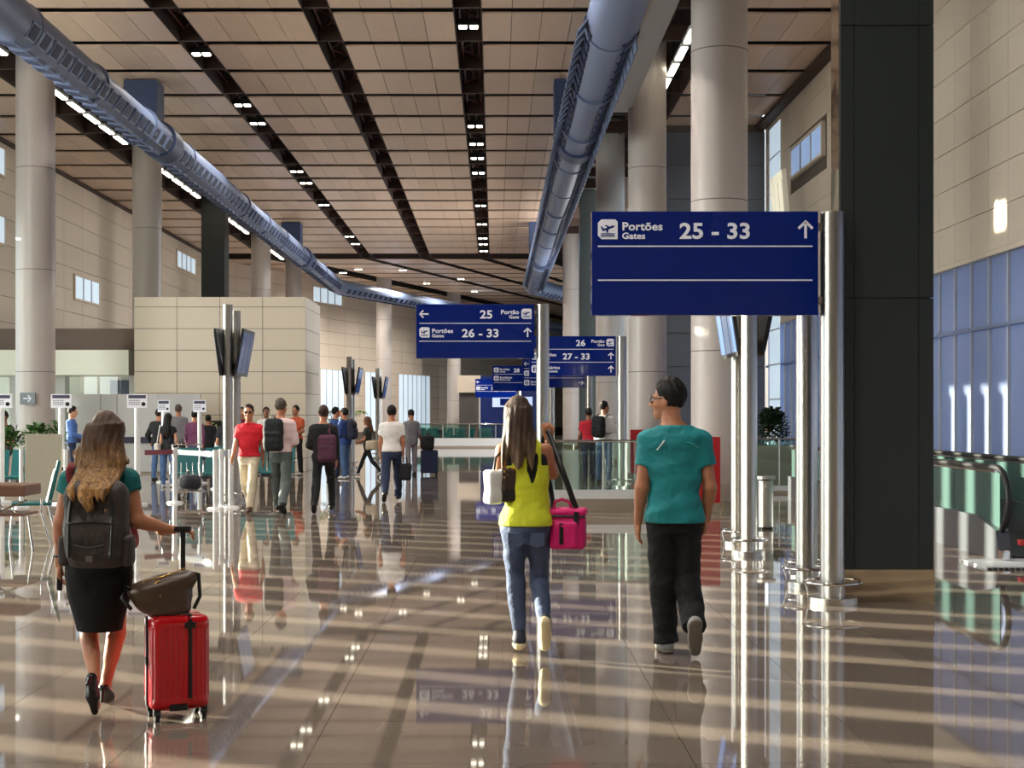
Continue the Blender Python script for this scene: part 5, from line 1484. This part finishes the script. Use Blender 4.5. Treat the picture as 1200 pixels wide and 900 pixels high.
skl = [(.425, .010, .01, .112, .10), (.50, .012, .005, .128, .108), (.60, .012, 0, .155, .116), (.70, .012, -.01, .168, .122), (.78, .012, -.01, .166, .118), (.86, .013, 0, .140, .104), (.88, .013, 0, .136, .10)]
LP = (X_at(113.6, 7.26), 7.26)
pl = person('woman with a dark backpack and black skirt pulling a red suitcase, nearest at left', (LP[0], LP[1], 0), 0, Jl, M_VEST, M_SKIRT, mat('black_pump', (26, 24, 24), .25), SK_B, HR_L, h=.0075, long_hair=lhl, sleeve=.30, hem=.80,
            skirt=skl, tops='blouse', heel=True, infl=.010)
mb = MB(); mb.ring(0, 0, 0, .028, .006, 18, 6); o = mb.build('bracelet', M_BLACK, pl); o.location = (-.193, .022, .795)
M_PACK = cloth('brown_black_nylon', (54, 45, 42), rough=.65, scale=14, var=.3)
backpack('large dark brown backpack with red straps on the woman in the black skirt', (LP[0], LP[1], 0), 0, 1.0, M_PACK, (.055, -.205, .965), (.155, .085, .205), h=.008, mstrap=cloth('red_black_strap', (110, 30, 40)), sx=.108, zsh=1.235)
pk = [o for o in bpy.data.objects if o.name.startswith('backpack')][0]
for s in (-1, 1):
    S = SDF((.055 + s * .155 - .06, -.28, .76), (.055 + s * .155 + .06, -.12, .95), .008); S.rbox((.055 + s * .150, -.20, .845), (.028, .06, .075), .024); link('side_pocket', S.mesh('side_pocket'), M_PACK, pk)
    mb = MB(); strap(mb, [(.055 + s * .10, -.292, 1.09), (.055 + s * .105, -.312, .98), (.055 + s * .10, -.330, .82)], .018, .006); mb.build('compression_strap', M_BLACK, pk)
mb = MB(); strap(mb, [(-.02, -.336, .88), (.055, -.346, .865), (.13, -.336, .88)], .014, .006); mb.build('pocket_zip', M_BLACK, pk)
MB().box(.040, .072, -.345, -.328, .80, .83).build('patch', mat('grey_patch', (92, 84, 80), .5), pk)
t = thing('phone_wallet', 'black phone wallet in the left hand of the woman in the skirt', 'wallet', (LP[0] - .205, LP[1] + .06, .62), R(20))
MB().cbox(-.012, .012, -.045, .045, 0, .145, .006).build('cover', M_BLACK, t); MB().cbox(-.016, -.012, -.040, .040, .006, .139, .0015).build('screen', M_RUBBER, t)

# red ribbed suitcase
SX, SY = X_at(206, 7.2), 7.22
M_REDC = mat('red_polycarbonate', (196, 14, 26), .18, var=.04, coat=.4)
t = suitcase('glossy red ribbed rolling suitcase pulled by the woman at left', (SX, SY, 0), R(25), .29, .215, .465, M_REDC, zb=.05, handle=0, ribs=11, wheel=.026)
zt_ = .515
MB().cbox(.030, .056, .05, .07, zt_ - .01, zt_ + .40, .004).build('telescopic_handle', M_BLACK, t)
MB().cbox(-.0, .085, .045, .075, zt_ + .40, zt_ + .43, .010).build('grip', M_BLACK, t)
MB().cbox(.015, .070, -.120, -.103, .455, .485, .006).build('lock', M_BLACK, t)
for x in (.0425,):
    mb = MB(); mb.box(x - .008, x + .008, -.115, -.105, .11, .50).box(x - .008, x + .008, -.113, .05, .514, .522); mb.build('strap_band', M_BLACK, t)
mb = MB(); mb.box(-.153, -.143, -.012, .012, .07, .51).build('frame_band', M_BLACK, t)
MB().cbox(-.157, -.143, -.022, .022, .27, .31, .005).build('latch', M_BLACK, t)
MB().cbox(-.06, .03, -.120, -.098, .052, .085, .008).build('foot_guard', M_BLACK, t)
# brown bag lying on the case
M_BROWNB = mat('brown_patterned_leather', (74, 54, 38), .42, var=.6, scale=90)
t = thing('tote_bag', 'slouchy brown bag with gold zip lying on the red suitcase', 'handbag', (SX - .055, SY - .02, .518), R(20))
S = SDF((-.19, -.12, -.01), (.19, .12, .28), .007)
S.ell((-.02, 0, .09), (.145, .085, .105), 0); S.cap((-.09, 0, .10), (.11, 0, .175), .05, .045, .06); S.rbox((.03, 0, .05), (.10, .07, .05), .04, .04)
S.off(wr(.009, 1.6, 2)); S.cut(lambda x, y, z: .002 - z + 0 * x)
link('bag_body', S.mesh('bag_body'), M_BROWNB, t)
M_GOLD = mat('gold_metal', (210, 168, 90), .25, metal=1.0)
mb = MB(); strap(mb, [(-.11, -.03, .165), (-.02, -.045, .185), (.10, -.02, .225)], .007, .003); mb.build('zip', M_GOLD, t)
mb = MB(); mb.ring(0, 0, 0, .018, .004, 14, 6); o = mb.build('ring', M_GOLD, t); o.location = (-.04, -.07, .15); o.rotation_euler = (R(70), 0, 0)
mb = MB(); mb.tube([(-.05, -.075, .14), (-.03, -.085, .10), (-.035, -.088, .09)], .003, 6); mb.build('charm_strap', M_GOLD, t)
mb = MB(); mb.tube([(-.13, -.01, .11), (-.19, -.02, .14), (-.21, -.03, .09), (-.165, -.03, .03)], .010, 8); mb.build('handle', M_BAGB, t)
mb = MB(); mb.tube([(.12, .0, .20), (.165, -.01, .19), (.17, -.02, .08), (.14, -.02, .02)], .010, 8); mb.build('handle', M_BAGB, t)

# ------------------------------------------------------------------ the people further away
def at(px, Y): return (X_at(px, Y), Y, 0)
C_BLACK = cloth('black_cloth', (26, 26, 30)); C_NAVY = cloth('navy_denim', (34, 46, 74)); C_GREYT = cloth('slate_trousers', (84, 92, 90)); C_KHAKI = cloth('beige_chino', (206, 192, 166))
C_WHITE = cloth('white_cotton', (226, 222, 218)); C_PINKW = cloth('pale_pink_cotton', (232, 206, 206)); C_RED = cloth('red_polo', (200, 20, 40)); C_BLUE = cloth('blue_cotton', (74, 110, 176)); C_DENIM = cloth('mid_denim', (70, 98, 140))
C_ORANGE = cloth('orange_cotton', (204, 92, 60)); C_GREY = cloth('grey_cotton', (128, 128, 132)); C_OLIVE = cloth('dark_olive', (50, 58, 50)); C_PLAID = cloth('plum_plaid', (120, 66, 100), var=.5, scale=30); C_BLUED = cloth('deep_blue', (44, 70, 130))
S_BROWN = mat('brown_shoe', (92, 60, 42), .5); S_BLACK = mat('black_shoe', (22, 22, 24), .4); S_WHITE = mat('white_shoe', (214, 212, 208), .5)
def mid(label, px, foot_py, head_py, heading, J, top, bottom, shoes, **k):
    Y = FPX * EYE / (foot_py - VY); H = (foot_py - head_py) * Y / FPX
    J_h = J['head'][2] + .135
    return person(label, at(px, Y), heading, J, top, bottom, shoes, scale=H / J_h, **k), Y, H / J_h
p, Y, s = mid('man in a red polo shirt and beige trousers walking towards us with sunglasses', 292, 601, 474, 172, preset(gait='walk', side=-1, yaw=10), C_RED, C_KHAKI, S_BROWN, face=True, glasses='sun', hem=.92, sleeve=.62, collar=C_RED, pant=(.092, .076, .068, .01))
J = preset(gait='walk', side=-1, Rr='hold', L='hold', yaw=-20, pitch=-6)
p, Y, s = mid('man in a pale pink shirt with a black backpack walking away', 329, 602, 467, -4, J, C_PINKW, C_GREYT, S_BLACK, hair=HR_GR, hem=.95, sleeve=1.0, pant=(.094, .078, .068, .012))
backpack('black backpack slung on the left shoulder of the pink-shirted man', at(329, Y), -4, s, cloth('black_nylon', (26, 30, 32)), (-.07, -.21, 1.20), (.155, .085, .245), low=J['low'], both=False, one=-1)
J = preset(gait='walk', side=1, L='hold', Rr='hang')
p, Y, s = mid('person in a black jacket carrying a maroon backpack, walking away', 379, 601, 475, 0, J, C_BLACK, C_BLACK, S_BLACK, hair=HR_BR, hem=.80, sleeve=1.95, tops='jacket', infl=.02)
backpack('maroon backpack on the right shoulder of the person in black', at(379, Y), 0, s, cloth('maroon_nylon', (84, 44, 66)), (.085, -.22, 1.05), (.15, .08, .22), low=J['low'], both=False, one=1)
mid('person in an orange shirt behind the pink-shirted man', 347, 557, 475, 150, preset(gait='stand', L='hold', Rr='hold'), C_ORANGE, C_BLACK, S_WHITE, face=True, hem=.9)
mid('person in a light grey shirt half hidden behind the red polo man\'s right side', 312, 558, 477, 190, preset(gait='stand'), C_WHITE, C_BLACK, S_BLACK, face=True, skinm=SK_C, hem=.9)
mid('dark-haired person in maroon peeking out left of the red polo man', 283, 560, 477, 200, preset(gait='stand'), cloth('maroon_cotton', (110, 30, 50)), C_NAVY, S_BLACK, face=True, hem=.9)
J = preset(gait='stand', L='hold', Rr='hang')
p, Y, s = mid('man in a blue jacket with a dark backpack standing in profile', 404, 561, 478, 62, J, C_BLUED, C_DENIM, S_WHITE, hem=.85, sleeve=1.9, tops='jacket', infl=.018)
backpack('dark navy backpack on the man in the blue jacket', at(404, Y), 62, s, cloth('navy_nylon', (36, 40, 62)), (0, -.22, 1.20), (.15, .09, .23), low=J['low'])
mid('man in a dark blue sweater facing the one in the blue jacket', 393, 559, 477, -70, preset(gait='stand', L='hold', Rr='hold'), C_BLUED, C_NAVY, S_BLACK, face=True, sleeve=1.9, hem=.85)
J = preset(fem=True, gait='stride', side=1, Rr='hold', L='hold')
hz = J['head'][2]
p, Y, s = mid('long-haired woman in a dark top walking left with a beige bag', 431, 559, 488, 72, J, C_OLIVE, C_BLACK, S_WHITE, hair=hairm('hair_auburn', (92, 58, 36)), face=True, hem=.85, pant=(.086, .062, .05, .006),
              long_hair=[(hz + .06, 0, 0, .08, .085), (hz, 0, -.03, .09, .085), (hz - .1, 0, -.05, .1, .075), (hz - .2, 0, -.09, .1, .06), (hz - .32, 0, -.11, .08, .04)])
b = soft_bag('shoulder_bag', 'beige bag carried at the hip of the woman walking left', mat('beige_leather', (204, 184, 158), .5), (0, 0, .78), A3(.07, .14, .12), .05, (X_at(436, Y) , Y - .22, 0), R(75))
MB().tube([(0, -.1, .88), (-.03, -.05, 1.18), (-.03, .05, 1.18), (0, .1, .88)], .012, 8).build('shoulder_strap', M_BLACK, b)
J = preset(gait='walk', side=1, L='hang', Rr='hang')
p, Y, s = mid('man in a white polo and navy jeans walking away with a small black bag', 459, 588, 475, 0, J, C_WHITE, C_NAVY, S_BLACK, hem=.92, collar=C_NAVY, sleeve=.6, pant=(.096, .078, .068, .012))
wj = J['arm1'][2] * s
b = soft_bag('hand_bag_black', 'small black backpack held in the white polo man\'s right hand', cloth('black_poly', (24, 26, 30)), (0, 0, .17), A3(.11, .07, .15), .05, (X_at(459, Y) + wj[0] + .04, Y + wj[1], wj[2] - .47), 0)
b.name = 'carried_backpack'
MB().tube([(-.03, 0, .30), (-.025, 0, .42), (.025, 0, .42), (.03, 0, .30)], .010, 8).build('carry_handle', M_BLACK, b)
J = preset(gait='stand', L='phone', Rr='hang', pitch=-22)
J['arm1'][1] = J['arm1'][1] + A3(.03, .0, 0); J['arm1'][2] = J['arm1'][2] + A3(.12, .05, .03)
p, Y, s = mid('man in a grey shirt reading his phone beside a dark rolling case', 482, 557, 480, 25, J, C_GREY, cloth('mauve_grey_trousers', (150, 140, 146)), S_BLACK, face=True, hem=.85, hair=HR_DK, sleeve=1.0)
t = suitcase('dark blue rolling suitcase beside the man reading his phone', (X_at(503, 36.5), 36.5, 0), R(10), .42, .26, .58, cloth('navy_case', (38, 48, 78)), ribs=0, handle=.36)
b = soft_bag('cabin_bag', 'black bag strapped on top of the dark blue suitcase', C_BLACK, (0, 0, .18), A3(.16, .11, .18), .07, (X_at(501, 36.4), 36.4, .64), R(10))
MB().tube([(-.05, 0, .35), (-.04, 0, .42), (.04, 0, .42), (.05, 0, .35)], .012, 8).build('handle', M_BLACK, b)
mid('man in a blue shirt standing at the counter, left of the long-haired woman', 84, 565, 476, -75, preset(gait='stand', L='hold', Rr='hold', pitch=-10), C_BLUE, C_NAVY, S_BLACK, face=True, hem=.92, sleeve=1.95, skinm=SK_A)
J = preset(fem=True, gait='stand', L='hang', Rr='hold'); hz = J['head'][2]
p, Y, s = mid('woman with long dark hair, black top and jeans standing in the queue', 197, 571, 484, -12, J, C_BLACK, C_DENIM, S_WHITE, hem=.88, sleeve=.3, skinm=SK_A,
              long_hair=[(hz + .06, 0, 0, .08, .085), (hz, 0, -.03, .092, .085), (hz - .1, 0, -.06, .1, .075), (hz - .25, 0, -.10, .11, .05), (hz - .46, 0, -.12, .09, .035)])
b = soft_bag('shoulder_bag', 'white shoulder bag at the left hip of the queuing long-haired woman', mat('white_leather', (220, 216, 206), .5), (0, 0, .80), A3(.05, .14, .12), .04, (X_at(186.5, Y), Y - .05, 0), R(-10))
MB().tube([(0, -.1, .9), (.05, -.05, 1.30), (.05, .05, 1.30), (0, .1, .9)], .011, 8).build('shoulder_strap', M_BAGW, b)
mid('man in a dark jacket at the left of the queue group', 186, 563, 479, -20, preset(gait='stand', L='pocket', Rr='hang'), C_BLACK, C_DENIM, S_BLACK, hem=.85, sleeve=1.9, tops='jacket', infl=.02)
mid('tall grey-haired man in a grey suit at the back of the queue group', 209, 557, 474, 10, preset(gait='stand'), C_GREY, C_BLACK, S_BLACK, hair=HR_GR, hem=.80, sleeve=1.9, tops='jacket', infl=.02)
mid('person in a plum plaid shirt at the right of the queue group', 228, 562, 481, 8, preset(gait='stand'), C_PLAID, C_DENIM, S_WHITE, hem=.85, sleeve=1.9, infl=.016)
mid('person in a dark jacket just right of the plaid shirt person', 244, 558, 486, 15, preset(gait='stand'), C_BLACK, C_NAVY, S_BLACK, hem=.82, sleeve=1.9)
def seated(label, px, Y, heading, zseat, top, **k):
    J = preset(gait='sit', L='hold', Rr='hold')
    J['low'] = 0
    return person(label, (X_at(px, Y), Y, zseat), heading, J, top, C_NAVY, S_BLACK, scale=.95, **k)
seated('seated dark-haired person in black on the bench behind the queue posts', 268, 28.6, 10, -.02, C_BLACK, hem=.12 + .75)
seated('seated person in black at the far left edge behind the shrubs', 5, 29.6, 160, -.02, C_BLACK, hem=.87, skinm=SK_C)
J = preset(gait='stand', L='hang', Rr='phone', yaw=-30)
p, Y, s = mid('man in a white shirt with a black backpack behind the glass railing', 708, 566, 470, -30, J, C_WHITE, C_DENIM, S_BLACK, hem=.95, sleeve=1.9)
backpack('black backpack worn by the white-shirted man behind the glass railing', at(708, Y), -30, s, cloth('black_ripstop', (22, 24, 28)), (-.02, -.24, 1.2), (.15, .10, .23), low=J['low'])
mid('man in a red shirt left of the white-shirted man behind the glass railing', 690, 563, 478, 10, preset(gait='stand'), cloth('red_cotton', (186, 30, 48)), C_NAVY, S_BLACK, hem=.92, skinm=SK_C)
